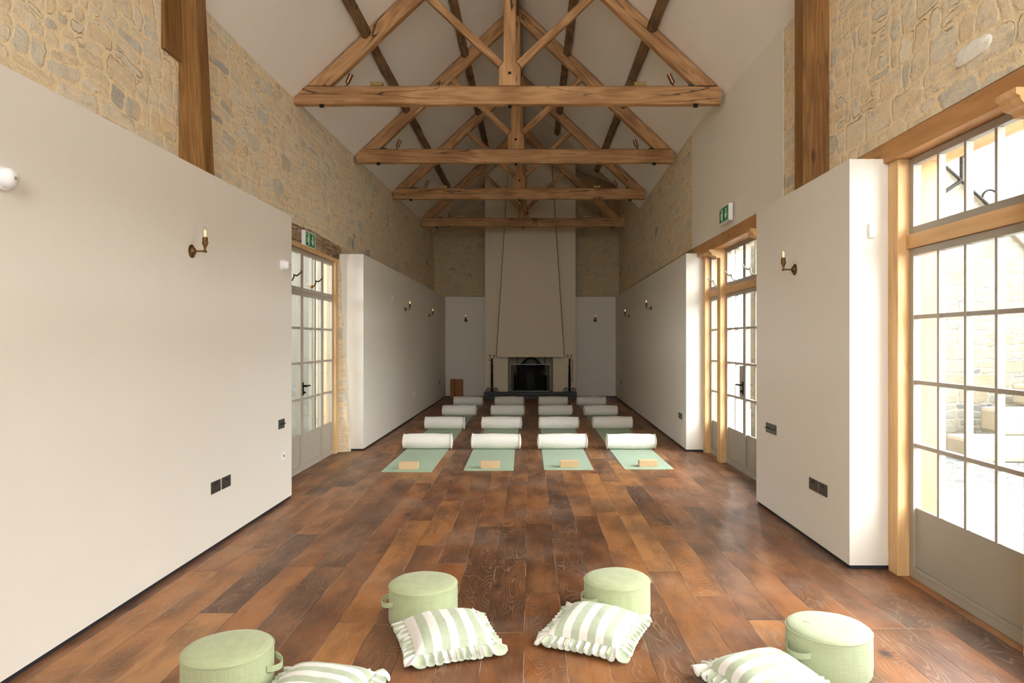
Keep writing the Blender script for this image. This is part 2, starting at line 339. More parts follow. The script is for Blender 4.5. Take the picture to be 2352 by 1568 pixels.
# ------------------------------------------------------------ mesh helpers
def put(o, label=None, cat=None, group=None, kind=None):
    if label: o['label'] = label
    if cat: o['category'] = cat
    if group: o['group'] = group
    if kind: o['kind'] = kind
    return o
def thing(name, loc, label, cat, group=None, rz=0):
    o = bpy.data.objects.new(name, None); COL.objects.link(o); o.location = loc; o.rotation_euler = (0, 0, rz)
    o.empty_display_size = .1
    return put(o, label, cat, group)
class MB:
    def __init__(s): s.v = []; s.f = []; s.uvs = None
    def add(s, vs, fs):
        b = len(s.v); s.v += [Vector(p) for p in vs]; s.f += [[b+i for i in f] for f in fs]; return s
    def box(s, x0, x1, y0, y1, z0, z1):
        if x0 > x1: x0, x1 = x1, x0
        if y0 > y1: y0, y1 = y1, y0
        return s.add([(x, y, z) for x in (x0, x1) for y in (y0, y1) for z in (z0, z1)],
                     [(0, 1, 3, 2), (4, 6, 7, 5), (0, 4, 5, 1), (2, 3, 7, 6), (0, 2, 6, 4), (1, 5, 7, 3)])
    def hexa(s, pts):  # 4 bottom + 4 top
        return s.add(pts, [(0, 3, 2, 1), (4, 5, 6, 7), (0, 1, 5, 4), (1, 2, 6, 5), (2, 3, 7, 6), (3, 0, 4, 7)])
    def prism(s, pts, ax, a, b):
        n = len(pts)
        def P(p, t): return {'x': (t, p[0], p[1]), 'y': (p[0], t, p[1]), 'z': (p[0], p[1], t)}[ax]
        return s.add([P(p, a) for p in pts]+[P(p, b) for p in pts],
                     [list(range(n))[::-1], list(range(n, 2*n))]+[(i, (i+1) % n, n+(i+1) % n, n+i) for i in range(n)])
    def tube(s, path, r, n=8, closed=False):
        path = [Vector(p) for p in path]; N = len(path); rings = []
        up = None
        for i, p in enumerate(path):
            if closed: d = path[(i+1) % N]-path[i-1]
            else: d = path[min(i+1, N-1)]-path[max(i-1, 0)]
            d.normalize()
            if up is None:
                up = Vector((0, 0, 1)) if abs(d.z) < .9 else Vector((1, 0, 0))
            a = d.cross(up).normalized(); b = a.cross(d).normalized(); up = b
            rr = r[i] if isinstance(r, (list, tuple)) else r
            rings.append([p+a*rr*math.cos(2*math.pi*k/n)+b*rr*math.sin(2*math.pi*k/n) for k in range(n)])
        vs = [q for g in rings for q in g]; fs = []
        for i in range(N if closed else N-1):
            j = (i+1) % N
            fs += [(i*n+k, i*n+(k+1) % n, j*n+(k+1) % n, j*n+k) for k in range(n)]
        if not closed: fs += [tuple(range(n))[::-1], tuple((N-1)*n+k for k in range(n))]
        return s.add(vs, fs)
    def lathe(s, prof, n=24, c=(0, 0, 0), ax='z'):
        vs = []; fs = []; c = Vector(c)
        for (r, h) in prof:
            for k in range(n):
                a = 2*math.pi*k/n; q = (r*math.cos(a), r*math.sin(a), h)
                if ax == 'x': q = (q[2], q[0], q[1])
                if ax == 'y': q = (q[0], q[2], q[1])
                vs.append(c+Vector(q))
        m = len(prof)
        for i in range(m-1):
            fs += [(i*n+k, i*n+(k+1) % n, (i+1)*n+(k+1) % n, (i+1)*n+k) for k in range(n)]
        fs += [tuple(range(n))[::-1], tuple((m-1)*n+k for k in range(n))]
        return s.add(vs, fs)
    def build(s, name, mat, parent=None, world=False, bevel=0, smooth=0, kind=None, rot=None, loc=None, uv=None, label=None):
        vs = s.v
        if world and parent is not None: vs = [v-parent.location for v in vs]
        me = bpy.data.meshes.new(name); me.from_pydata([tuple(v) for v in vs], [], s.f)
        bm = bmesh.new(); bm.from_mesh(me)
        if uv:
            ul = bm.loops.layers.uv.new('UVMap')
            bm.verts.ensure_lookup_table()
            for f in bm.faces:
                for l in f.loops: l[ul].uv = uv[l.vert.index]
        bmesh.ops.recalc_face_normals(bm, faces=bm.faces)
        if bevel:
            es = [e for e in bm.edges if len(e.link_faces) == 2 and e.calc_face_angle(0) > R(30)]
            bmesh.ops.bevel(bm, geom=es, offset=bevel, segments=2, affect='EDGES', profile=.6, clamp_overlap=True)
        bm.to_mesh(me); bm.free()
        if smooth:
            for p in me.polygons: p.use_smooth = True
            me.set_sharp_from_angle(angle=R(smooth))
        me.materials.append(MT[mat])
        o = bpy.data.objects.new(name, me); COL.objects.link(o)
        if parent is not None: o.parent = parent
        if loc: o.location = loc
        if rot: o.rotation_euler = rot
        if kind: o['kind'] = kind
        if label: o['label'] = label
        return o
def struct(name, mb, mat, **k): return mb.build(name, mat, kind='structure', **k)
def copy_tree(o, parent=None):
    c = o.copy(); COL.objects.link(c); c.parent = parent
    for ch in list(o.children): copy_tree(ch, c)
    return c
def timber(name, p0, p1, w, h, mat, parent=None, up=(0, 0, 1), m0=0, m1=0, wob=.004, seg=.16, ch=.012, seed=None, world=True):
    """hand-worked beam, local X along its length; m0,m1 shear the end cuts"""
    p0 = Vector(p0); p1 = Vector(p1); d = (p1-p0); L = d.length; d.normalize()
    zz = Vector(up); zz = (zz-d*zz.dot(d)).normalized(); yy = zz.cross(d)
    rotm = Matrix((d, yy, zz)).transposed(); c = (p0+p1)/2
    n = max(2, int(L/seg)); sd_ = random.random()*100 if seed is None else seed
    hw, hh = w/2, h/2
    sec = [(-hw+ch, -hh), (hw-ch, -hh), (hw, -hh+ch), (hw, hh-ch), (hw-ch, hh), (-hw+ch, hh), (-hw, hh-ch), (-hw, -hh+ch)]
    vs = []
    for i in range(n+1):
        t_ = i/n
        for k, (a, b) in enumerate(sec):
            x = (-L/2+m0*b)*(1-t_)+(L/2+m1*b)*t_
            q = mnoise.noise_vector(Vector((x*1.7, a*5, b*5+sd_)))*wob+mnoise.noise_vector(Vector((x*9, a*20, b*20+sd_)))*wob*.6
            vs.append((x, a+q.y, b+q.z))
    m = len(sec); fs = []
    for i in range(n): fs += [(i*m+k, i*m+(k+1) % m, (i+1)*m+(k+1) % m, (i+1)*m+k) for k in range(m)]
    fs += [tuple(range(m))[::-1], tuple(n*m+k for k in range(m))]
    o = MB().add(vs, fs).build(name, mat, parent)
    o.rotation_euler = rotm.to_euler(); o.location = c-(parent.location if (parent is not None and world) else Vector((0, 0, 0)))
    return o

# ------------------------------------------------------------ the room
RX = -.21; KL = 5.448; KR = 5.052; SL = .945           # roof planes above eye level
def ceilL(x): return HC+KL+SL*x
def ceilR(x): return HC+KR-SL*x
Y0 = -3.0; YB = 18.45; YS = 18.62
struct('floor', MB().box(-3.3, 2.9, Y0-.2, YS+.2, -.12, 0), 'floor')
mb = MB()
mb.prism([(RX, ceilL(RX)), (RX, ceilL(RX)+.25), (-3.7, ceilL(-3.7)+.25), (-3.7, ceilL(-3.7))], 'y', Y0-.3, YS+.3)
mb.prism([(RX, ceilR(RX)), (3.3, ceilR(3.3)), (3.3, ceilR(3.3)+.25), (RX, ceilR(RX)+.25)], 'y', Y0-.3, 14.6)
mb.prism([(RX, ceilR(RX)), (3.3, HC+3.9), (3.3, HC+4.15), (RX, ceilR(RX)+.25)], 'y', 14.6, YS+.3)
mb.prism([(RX, ceilR(RX)+.1), (3.3, ceilR(3.3)+.1), (3.3, HC+4.02), (RX, ceilR(RX)+.15)], 'y', 14.54, 14.64)
struct('ceiling', mb, 'ceil')
# left stone wall
mb = MB()
def wl(y0, y1, z0, z1, t=.55):
    X = lambda y: -2.77+.15*max(0, min(1, (y-7)/11.5))
    mb.hexa([(X(y0), y0, z0), (X(y1), y1, z0), (X(y1)-t, y1, z0), (X(y0)-t, y0, z0), (X(y0), y0, z1), (X(y1), y1, z1), (X(y1)-t, y1, z1), (X(y0)-t, y0, z1)])
wl(Y0, 6.45, 0, 2.88); wl(9.36, YS, 0, 2.88, .20); wl(Y0, 7, 2.88, 4.45); wl(7, YS, 2.88, 4.45)
struct('wall_left', mb, 'stone')
mb = MB()
n = 26; rows = []
for i in range(n+1):
    z = 2.62*i/n; w_ = -2.46-.15*(i/n)**.8+.02*mnoise.noise(Vector((z*6, 3, 1)))
    rows.append((w_, z))
vs = []
for (w_, z) in rows:
    for k in range(9):
        a = k/8; xx = -2.74+(w_+2.74)*a
        vs.append((xx, 9.26+.035*a+.028*mnoise.noise(Vector((xx*14, z*9, 2)))+.015*mnoise.noise(Vector((xx*40, z*25, 2))), z))
fs = [(r*9+k, r*9+k+1, (r+1)*9+k+1, (r+1)*9+k) for r in range(n) for k in range(8)]
b = len(vs); vs += [(x, 9.37, z) for (x, y, z) in vs]
fs += [(b+r*9+k, b+(r+1)*9+k, b+(r+1)*9+k+1, b+r*9+k+1) for r in range(n) for k in range(8)]
fs += [(r*9+8, b+r*9+8, b+(r+1)*9+8, (r+1)*9+8) for r in range(n)]+[(r*9, (r+1)*9, b+(r+1)*9, b+r*9) for r in range(n)]
struct('wall_left_rubble_reveal', MB().add(vs, fs), 'stone', smooth=40)
# right wall: stone near, plaster over the far doors, stone beyond
mb = MB()
def hexr(mb, y0, y1, xa, xb, xo, z0, z1):
    mb.hexa([(xa, y0, z0), (xo, y0, z0), (xo, y1, z0), (xb, y1, z0), (xa, y0, z1), (xo, y0, z1), (xo, y1, z1), (xb, y1, z1)])
hexr(mb, Y0, 6.25, 2.32, 2.32, 2.74, 2.80, 4.55)
hexr(mb, Y0, 1.39, 2.34, 2.34, 2.74, 0, 2.80); hexr(mb, 4.52, 6.38, 2.36, 2.36, 2.74, 0, 2.80)
hexr(mb, 9.5, 14.6, 2.26, 2.34, 2.95, 2.80, 4.6); hexr(mb, 14.6, YS, 2.34, 2.42, 2.95, 2.80, 6.0); hexr(mb, 9.32, YS, 2.36, 2.42, 2.74, 0, 2.80)
struct('wall_right', mb, 'stone')
mb = MB(); hexr(mb, 6.25, 9.5, 2.312, 2.25, 2.74, 2.79, 4.6)
struct('wall_right_plaster', mb, 'whitewall')
mb = MB().prism([(-3.3, 0), (2.95, 0), (2.95, 6.2), (-.2, 7.0), (-3.3, 4.0)], 'y', YS, YS+.4)
struct('wall_back', mb, 'stoneback')
# gable behind the camera with a tall glazed opening added to let fill light in
GZ = 5.1
GB = 1.9
mb = MB().box(-3.3, -1.2, Y0-.4, Y0, 0, 5.2).box(1.0, 2.95, Y0-.4, Y0, 0, 5.2).box(-1.2, 1.0, Y0-.4, Y0, 0, GB).box(-1.2, 1.0, Y0-.4, Y0, GZ, 5.2)
mb.prism([(-3.3, 5.2), (-1.95, 5.2), (-.21, 5.2), (1.75, 5.2), (2.95, 5.2), (-.2, 7.0)], 'y', Y0-.4, Y0)
struct('wall_front', mb, 'lining')
# one whitewashed stone standing a little proud of the right wall
vs = []; N_ = 26
for (pr_, xx) in ((1.0, 2.325), (.94, 2.308), (.6, 2.300)):
    for k in range(N_):
        a = 2*math.pi*k/N_; ca, sa_ = math.cos(a), math.sin(a); rr = 1/((abs(ca)**3.2+abs(sa_)**3.2)**(1/3.2))
        rr *= 1+.16*mnoise.noise(Vector((ca*2, sa_*2, 4)))
        vs.append((xx+.004*mnoise.noise(Vector((ca*5, sa_*5, pr_*9))), 3.575+.15*rr*ca*pr_, 3.02+.048*rr*sa_*pr_))
fs = [(i*N_+k, i*N_+(k+1) % N_, (i+1)*N_+(k+1) % N_, (i+1)*N_+k) for i in range(2) for k in range(N_)]+[tuple(2*N_+k for k in range(N_))]
struct('wall_right_whitewashed_stone', MB().add(vs, fs), 'washed', smooth=50)
# linings
LX = -2.29
struct('wall_left_lining', MB().box(LX, -2.76, Y0, 6.55, .028, 2.70), 'lining')
struct('wall_left_far_lining', MB().box(LX, -2.62, 9.37, YB+.1, .028, 2.70), 'lining')
struct('wall_right_lining', MB().box(2.10, 2.385, 4.49, 6.34, .028, 2.70), 'lining')
mb = MB(); hexr(mb, 9.30, YB+.1, 2.123, 2.306, 2.40, .028, 2.70)
struct('wall_right_far_lining', mb, 'lining')
struct('wall_back_lining', MB().box(-2.31, 2.32, YB, YB+.17, .028, 2.705), 'lining')
struct('wall_right_near_lining', MB().box(2.10, 2.385, Y0, 1.40, .028, 2.70), 'lining')
# recessed black shadow gap
struct('baseboard_left', MB().box(LX-.012, -2.75, Y0, 6.54, 0, .028).box(LX-.012, -2.5, 9.382, YB, 0, .028), 'dark')
mb = MB().box(2.112, 2.375, 4.502, 6.33, 0, .028); hexr(mb, 9.312, YB, 2.135, 2.318, 2.38, 0, .028)
struct('baseboard_right', mb, 'dark')
struct('baseboard_back', MB().box(-2.3, 2.3, YB+.01, YB+.1, 0, .028), 'dark')

# ------------------------------------------------------------ steel glazing
RAILS = [.448, .843, 1.243, 1.655]
nwin = [0]; ndoor = [0]
def steel_unit(kind, X, y0, y1, z0, z1, cols, rails=(), kick=None, mat='steel', fb=.045, mb_=.022, side=1):
    """side=+1: room lies towards -X; -1: room lies towards +X"""
    if kind == 'door': ndoor[0] += 1; nm = 'door_%d' % ndoor[0]
    else: nwin[0] += 1; nm = 'window_%d' % nwin[0]
    root = bpy.data.objects.new(nm, None); COL.objects.link(root); root.location = (X, (y0+y1)/2, z0); root['kind'] = 'structure'
    xa, xb = X-.025, X+.025
    m = MB()
    m.box(xa, xb, y0, y0+fb, z0, z1).box(xa, xb, y1-fb, y1, z0, z1)
    m.box(xa, xb, y0+fb, y1-fb, z1-fb, z1).box(xa, xb, y0+fb, y1-fb, z0, z0+fb)
    ztop = z1-fb; zb = kick if kick else z0+fb
    for r in rails:
        m.box(xa+.006, xb-.006, y0+fb, y1-fb, r-.013, r+.013)
    pit = (y1-y0-2*fb)/cols
    for c in range(1, cols):
        yc = y0+fb+pit*c; m.box(xa+.004, xb-.004, yc-mb_/2, yc+mb_/2, zb, ztop)
    m.build('frame', mat, root, world=True, bevel=.003)
    g = MB().box(X-.004, X+.004, y0+fb, y1-fb, zb, ztop); g.build('glass', 'glass', root, world=True)
    if kick:
        k = MB().box(X-.008, X+.012, y0+fb-.004, y1-fb+.004, z0+fb-.004, kick)
        s_ = -side
        k.box(X+s_*.012, X+s_*.026, y0+fb, y1-fb, z0+fb, z0+fb+.025)
        k.build('kick_panel', mat, root, world=True, bevel=.003)
    return root
def lever(root, X, y, z, side, dy, mat='iron'):
    m = MB(); s = -side
    m.box(X+s*.025, X+s*.034, y-.017, y+.017, z-.075, z+.075)
    m.lathe([(.012, 0), (.012, .05)], 12, (X+s*.03 if s > 0 else X-.08, y, z+.035), 'x')
    m.tube([(X+s*.075, y, z+.035), (X+s*.078, y+dy*.05, z+.036), (X+s*.072, y+dy*.115, z+.033)], .009, 8)
    m.lathe([(.014, 0), (.010, .03)], 12, (X+s*.03 if s > 0 else X-.06, y, z-.04), 'x')
    m.build('handle', mat, root, world=True, smooth=50, label='black lever handle')
def stay(root, X, y, z, side, mat='chrome'):
    m = MB(); s = -side
    m.tube([(X+s*.02, y, z), (X+s*.06, y+.01, z+.01), (X+s*.07, y+.03, z+.05), (X+s*.05, y+.07, z+.075), (X+s*.07, y+.13, z+.07), (X+s*.10, y+.17, z+.11)], .009, 8)
    m.lathe([(.018, -.004), (.018, .004)], 12, (X+s*.10, y+.18, z+.12), 'x')
    m.box(X+s*.0, X+s*.03, y-.02, y+.06, z-.012, z+.012)
    m.build('window_stay', mat, root, world=True, smooth=50, label='metal casement stay')
GX = 2.45
# near opening (Y .3 - 4.37)
for (a, b, c) in ((3.262, 4.368, 4), (2.338, 3.118, 3), (1.552, 2.332, 3)):
    steel_unit('door' if c == 3 else 'window', GX, a, b, .001, 2.088, c, RAILS[1:], RAILS[0])
    steel_unit('window', GX, a, b, 2.182, 2.662, c)
# far right opening
sl = steel_unit('window', GX, 8.602, 9.186, .001, 2.088, 1, RAILS[1:], RAILS[0])
t1 = steel_unit('window', GX, 8.602, 9.186, 2.182, 2.64, 1); stay(t1, GX, 8.84, 2.22, 1)
dA = steel_unit('door', GX, 7.742, 8.455, .001, 2.088, 2, RAILS[1:], RAILS[0]); lever(dA, GX, 7.775, .97, 1, 1)
MB().box(GX-.03, GX+.02, 7.76, 7.90, .86, 1.22).build('lock_plate', 'steel', dA, world=True)
dB = steel_unit('door', GX, 7.022, 7.738, .001, 2.088, 2, RAILS[1:], RAILS[0])
t2 = steel_unit('window', GX, 7.742, 8.455, 2.182, 2.64, 2); stay(t2, GX, 8.05, 2.22, 1)
t3 = steel_unit('window', GX, 7.022, 7.738, 2.182, 2.64, 2); stay(t3, GX, 7.36, 2.22, 1)
steel_unit('window', GX, 6.42, 6.88, .001, 2.088, 1, RAILS[1:], RAILS[0]); steel_unit('window', GX, 6.42, 6.88, 2.182, 2.64, 1)
# left opening
LGX = -2.66; LR = [.43, .835, 1.25, 1.655]
for (a, b, c, k) in ((8.66, 9.12, 1, 'window'), (7.885, 8.645, 2, 'door'), (7.12, 7.88, 2, 'door'), (6.56, 7.08, 1, 'window')):
    r_ = steel_unit(k, LGX, a, b, .001, 2.075, c, LR[1:], LR[0], 'steelL', side=-1)
    if a == 7.885:
        lever(r_, LGX, 7.905, .95, -1, 1)
    tr = steel_unit('window', LGX, a, b, 2.077, 2.555, c, (), None, 'steelL', side=-1)
    if k == 'door': stay(tr, LGX, (a+b)/2-.05, 2.16, -1, 'brass')
# unseen gable window behind the viewpoint, added to light the trusses and ceiling
for (a, b) in ((-1.2, -.11), (-.09, 1.0)):
    nwin[0] += 1
    rt = bpy.data.objects.new('window_%d' % nwin[0], None); COL.objects.link(rt); rt.location = ((a+b)/2, Y0-.2, .25); rt['kind'] = 'structure'
    m = MB()
    for x in (a, b-.04): m.box(x, x+.04, Y0-.225, Y0-.175, GB, GZ)
    for i in range(8): z = GB+i*((GZ-GB-.03)/7); m.box(a+.04, b-.04, Y0-.22, Y0-.18, z, z+.03)
    for i in (1, 2, 3): x = a+(b-a)*i/4; m.box(x-.012, x+.012, Y0-.22, Y0-.18, GB, GZ)
    m.build('frame', 'steel', rt, world=True)
    MB().box(a, b, Y0-.204, Y0-.196, GB, GZ).build('glass', 'glass', rt, world=True)

# ------------------------------------------------------------ oak frames
def corbel(root, X0, X1, y0, y1, z1):
    pr = [(X1, z1), (X0, z1), (X0, z1-.03), (X0+.012, z1-.035)]
    for i in range(7): a = i/6*math.pi/2; pr.append((X0+.02+.045*(1-math.cos(a)), z1-.04-.04*math.sin(a)))
    pr += [(X0+.075, z1-.085), (X0+.09, z1-.105), (X1, z1-.105)]
    MB().prism(pr, 'y', y0, y1).build('corbel', 'oak', root, world=True, bevel=.002)
def oak_frame(label, posts, yl0, yl1, zl0, zl1, xl, rails, yout0, yout1):
    rt = thing('oak_door_frame', (2.4, (yl0+yl1)/2, 0), label, 'door frame')
    for (y0, y1, cb) in posts:
        timber('post', (2.398, (y0+y1)/2, 0), (2.398, (y0+y1)/2, zl0-.001), y1-y0, .092, 'oak', rt, up=(1, 0, 0), wob=.001, seg=.5, ch=.004)
        if cb: corbel(rt, 2.22, 2.442, y0, y1, zl0-.002)
    timber('lintel', (xl+.085, yl0, (zl0+zl1)/2), (xl+.085, yl1, (zl0+zl1)/2), .17, zl1-zl0, 'lint', rt, wob=.001, seg=.4, ch=.005)
    timber('outer_lintel', (2.61, yout0, 2.74), (2.61, yout1, 2.74), .22, .15, 'oak', rt, wob=.001, seg=.4, ch=.005)
    for (a, b) in rails:
        timber('transom_rail', (2.435, a, 2.135), (2.435, b, 2.135), .055, .09, 'oak', rt, wob=.001, seg=.4, ch=.003)
    for y in (yout0+.05, yout1-.05):
        timber('outer_post', (2.57, y, 0), (2.57, y, 2.664), .1, .19, 'lint', rt, up=(1, 0, 0), wob=.001, seg=.5, ch=.004)
    return rt
oak_frame('honey oak frame and lintel around the large glazed opening at the right edge', [(4.372, 4.485, 0), (3.12, 3.258, 1), (1.42, 1.548, 0)],
          1.2, 4.74, 2.666, 2.80, 2.322, [(3.1, 4.376), (1.50, 3.14)], 1.43, 4.50)
oak_frame('honey oak frame and lintel around the far glazed doors on the right', [(9.19, 9.295, 0), (8.46, 8.60, 1), (6.88, 7.02, 1), (6.36, 6.418, 0)],
          6.30, 9.55, 2.645, 2.79, 2.27, [(8.44, 9.2), (6.86, 8.47), (6.3, 6.9)], 6.38, 9.31)
# left: thin oak lining frame and weathered lintel
rt = thing('oak_door_frame', (-2.66, 7.9, 0), 'thin pale oak frame around the grey doors on the left', 'door frame')
timber('jamb', (-2.66, 9.18, 0), (-2.66, 9.18, 2.56), .12, .12, 'oak', rt, up=(1, 0, 0), wob=.001, seg=.5, ch=.004)
timber('jamb', (-2.66, 6.50, 0), (-2.66, 6.50, 2.56), .12, .12, 'oak', rt, up=(1, 0, 0), wob=.001, seg=.5, ch=.004)
timber('head', (-2.66, 6.45, 2.585), (-2.66, 9.25, 2.585), .13, .05, 'oak', rt, wob=.001, seg=.4, ch=.006)
o = timber('timber_lintel', (-2.83, 6.45, 2.745), (-2.80, 9.80, 2.745), .17, .27, 'oldlint', None, wob=.035, seg=.1, ch=.03)
put(o, 'rough weathered timber lintel over the grey doors on the left wall', 'beam')

# ------------------------------------------------------------ trusses
ang = math.atan(SL)
def truss(Y, xl, xr, kx, label, sc_=1.0):
    rt = thing('roof_truss', (kx, Y, HC+2.77), label, 'roof truss', 'king-post trusses spanning the room')
    zt = HC+2.98; y = Y
    timber('tie_beam', (xl, y, HC+2.875), (xr, y, HC+2.875), .12, .21, 'pine', rt, wob=.008, ch=.012)
    # king post with flared foot
    pts = [(-.128, 0), (.128, 0), (.128, .21), (.074, .275), (.072, 2.2), (-.072, 2.2), (-.074, .275), (-.128, .21)]
    m = MB(); vs = []
    # local X up the post
    prof = [(0, .128), (.10, .127), (.21, .128), (.275, .074), (.6, .073), (1.0, .076), (1.4, .073), (1.8, .075), (2.18, .072)]
    for (h, hw) in prof:
        q = mnoise.noise(Vector((h*3, Y, 0)))*.005
        for (a, b) in ((-hw+.008+q, -.065), (hw-.008+q, -.065), (hw+q, -.057), (hw+q, .057), (hw-.008+q, .065), (-hw+.008+q, .065), (-hw+q, .057), (-hw+q, -.057)):
            vs.append((h, a, b))
    nn = len(prof); fs = [(i*8+k, i*8+(k+1) % 8, (i+1)*8+(k+1) % 8, (i+1)*8+k) for i in range(nn-1) for k in range(8)]
    fs += [tuple(range(8))[::-1], tuple((nn-1)*8+k for k in range(8))]
    kp = m.add(vs, fs).build('king_post', 'pine', rt)
    kp.rotation_euler = Matrix(((0, -1, 0), (0, 0, 1), (1, 0, 0))).to_euler() if False else Matrix(((0, 1, 0), (0, 0, 1), (1, 0, 0))).to_euler()
    kp.location = (0, 0, .21)
    MB().box(-.018, .018, -.075, -.06, .13+.21, .155+.21).build('bolt', 'iron', rt)
    MB().lathe([(.02, -.03), (.02, 0.0)], 10, (0, 0, .0)).build('bolt', 'iron', rt)
    for s in (-1, 1):
        K = KL if s < 0 else KR
        def cx(z, off): return ((K-off-z)/SL)*s                      # x of a roof-parallel line at height z above eye
        off = .0875/math.cos(ang)+.012
        zf = 2.982; xf = cx(zf, off)
        xt = kx+s*.075; ztop = K-off-SL*abs(xt)*(1 if s*xt > 0 else -1)
        ztop = K-off-SL*(s*xt)
        timber('rafter', (xf, y, HC+zf), (xt, y, HC+ztop), .115, .175, 'pine', rt, m0=-1/SL, m1=SL, wob=.007)
        # strut
        sx = kx+s*.105; sz = 3.235; dx, dz = s*math.cos(R(43.5)), math.sin(R(43.5))
        low = lambda q: (K-(.175/math.cos(ang)+.012)-SL*(s*q))
        tt = 0
        while sz+dz*tt < low(sx+dx*tt) and tt < 3: tt += .005
        timber('strut', (sx, y, HC+sz), (sx+dx*tt, y, HC+sz+dz*tt), .075, .088, 'pine', rt, wob=.004, ch=.008, m1=0)
        hx = (xl+.34) if s < 0 else (xr-.30)
        MB().box(hx-.02, hx+.03, y-.05, y-.02, HC+2.735, HC+2.775).build('iron_hook', 'iron', rt, world=True)
    return rt
TR = [(8.01, -2.78, 2.225, -.24), (10.62, -2.70, 2.215, -.224), (13.32, -2.67, 2.235, -.21), (16.5, -2.60, 2.28, -.16)]
ORD = ['nearest', 'second nearest', 'third', 'farthest']
for (T, on) in zip(TR, ORD):
    truss(*T, '%s old pine king-post roof truss across the room' % on)
# wall posts of the bay nearest the viewpoint
rt = thing('wall_post', (-2.62, 5.5, 2.7), 'dark stained timber post leaning on the left stone wall', 'timber post')
timber('shaft', (-2.672, 5.47, 2.62), (-2.785, 5.47, 4.9), .19, .22, 'post', rt, up=(1, 0, 0), wob=.002, seg=.2, ch=.006)
timber('fillet', (-2.572, 5.455, 2.62), (-2.69, 5.455, 4.9), .12, .03, 'post', rt, up=(1, 0, 0), wob=.002, seg=.2, ch=.004)
timber('jowl', (-2.80, 5.27, 3.70), (-2.82, 5.27, 4.9), .30, .12, 'post', rt, up=(1, 0, 0), wob=.004, seg=.2, ch=.01)
rt = thing('wall_post', (2.2, 5.4, 2.7), 'dark stained timber post standing against the right stone wall', 'timber post')
timber('shaft', (2.23, 5.385, 2.62), (2.23, 5.385, 4.9), .175, .225, 'post', rt, up=(1, 0, 0), wob=.0015, seg=.2, ch=.005)
# purlins, trimmed at each truss
bays = [(5.4, 7.94, 'in front of the nearest truss'), (8.08, 10.55, 'between the nearest and second trusses'), (10.69, 13.25, 'between the second and third trusses'), (13.39, 16.43, 'between the third and farthest trusses')]
for (x, nm) in ((-1.94, 'lower left'), (-1.036, 'upper left'), (1.449, 'lower right'), (.60, 'upper right')):
    for bi, (a, b, bn) in enumerate(bays):
        s = -1 if x < 0 else 1; K = KL if s < 0 else KR
        nrm = Vector((-s*SL, 0, -1)).normalized(); z = HC+K-SL*s*x
        c = Vector((x, 0, z))+nrm*.048
        if s > 0 and bi == 3: b = 14.58
        o = timber('purlin', (c.x, a, c.z), (c.x, b, c.z), .115, .085, 'purl', None, up=tuple(-nrm), wob=.010, seg=.12, ch=.022)
        put(o, '%s grey-brown purlin %s' % (nm, bn), 'roof beam', 'old purlins under the sloping ceiling')
o = timber('ridge_beam', (RX, Y0, HC+5.12), (RX, YB-.7, HC+5.12), .06, .18, 'purl', None, wob=.01, ch=.01)
put(o, 'dark ridge beam running along the top of the ceiling', 'roof beam')
# spotlights and junction boxes on the ties
def spotlight(x, y, z, s, label):
    rt = thing('spotlight', (x, y, z), label, 'spotlight', 'bronze spotlights on the tie beams')
    MB().lathe([(.028, 0), (.028, .008), (.01, .012), (.008, .05)], 14).build('base', 'copper', rt, smooth=40)
    m = MB(); d = Vector((s*.45, -.1, .9)).normalized(); p = Vector((0, 0, .04))
    m.tube([p, p+d*.004, p+d*.115], [.022, .027, .027], 16)
    lh = m.build('lamp_head', 'copper', rt, smooth=50)
    q = p+d*.112; MB().tube([q, q+d*.006], .022, 16).build('lens', 'hole', lh)
    return rt
for i, (T, on) in enumerate(zip(TR, ORD)):
    Y, xl, xr, kx = T; z = HC+2.986
    spotlight(xl+.63, Y, z, 1 if True else -1, 'small bronze spotlight at the left end of the %s truss' % on)
    spotlight(xr-.55, Y, z, -1, 'small bronze spotlight at the right end of the %s truss' % on)
    for (x, sd_) in ((xl+.98, 'left'), (xr-.94, 'right')):
        if i in (0, 2, 3):
            o = MB().box(x-.07, x+.07, -.045, .045, 0, .045).build('junction_box', 'box', None, bevel=.003, loc=(0+0, Y, z)); put(o, 'small brass junction box on the %s side of the %s truss' % (sd_, on), 'junction box')
    for (x, sd_) in ((xl+.42, 'left'), (xr-.33, 'right')):
        o = MB().box(-.045, .045, -.04, .04, 0, .014).build('cable_clip', 'hearth', None, loc=(x, Y, z)); put(o, 'flat grey fixing plate on the %s end of the %s truss' % (sd_, on), 'fixing plate')

# ------------------------------------------------------------ fireplace
FY = 17.85
rt = thing('fireplace', (0, 17.8, 0), 'tall plastered fireplace with tapering hood on the far wall', 'fireplace')
m = MB().box(-1.184, -.59, FY, YB-.002, .16, 1.10).box(.602, 1.184, FY, YB-.002, .16, 1.10).box(-1.184, 1.184, FY, YB-.002, 1.10, 4.6)
m.prism([(-1.184, 4.6), (1.184, 4.6), (1.184, 6.25), (-.2, 6.70), (-1.184, 5.82)], 'y', FY, YB-.002)
m.build('chimney_breast', 'breast', rt, world=True)
h0, h1 = .865, .55
MB().hexa([(-h0, 17.60, 1.097), (h0, 17.60, 1.097), (h0, FY, 1.097), (-h0, FY, 1.097), (-h1-.01, 17.80, 6.15), (h1-.0, 17.80, 6.15), (h1, FY, 6.15), (-h1-.01, FY, 6.15)]).build('hood', 'breast', rt, world=True, bevel=.006)
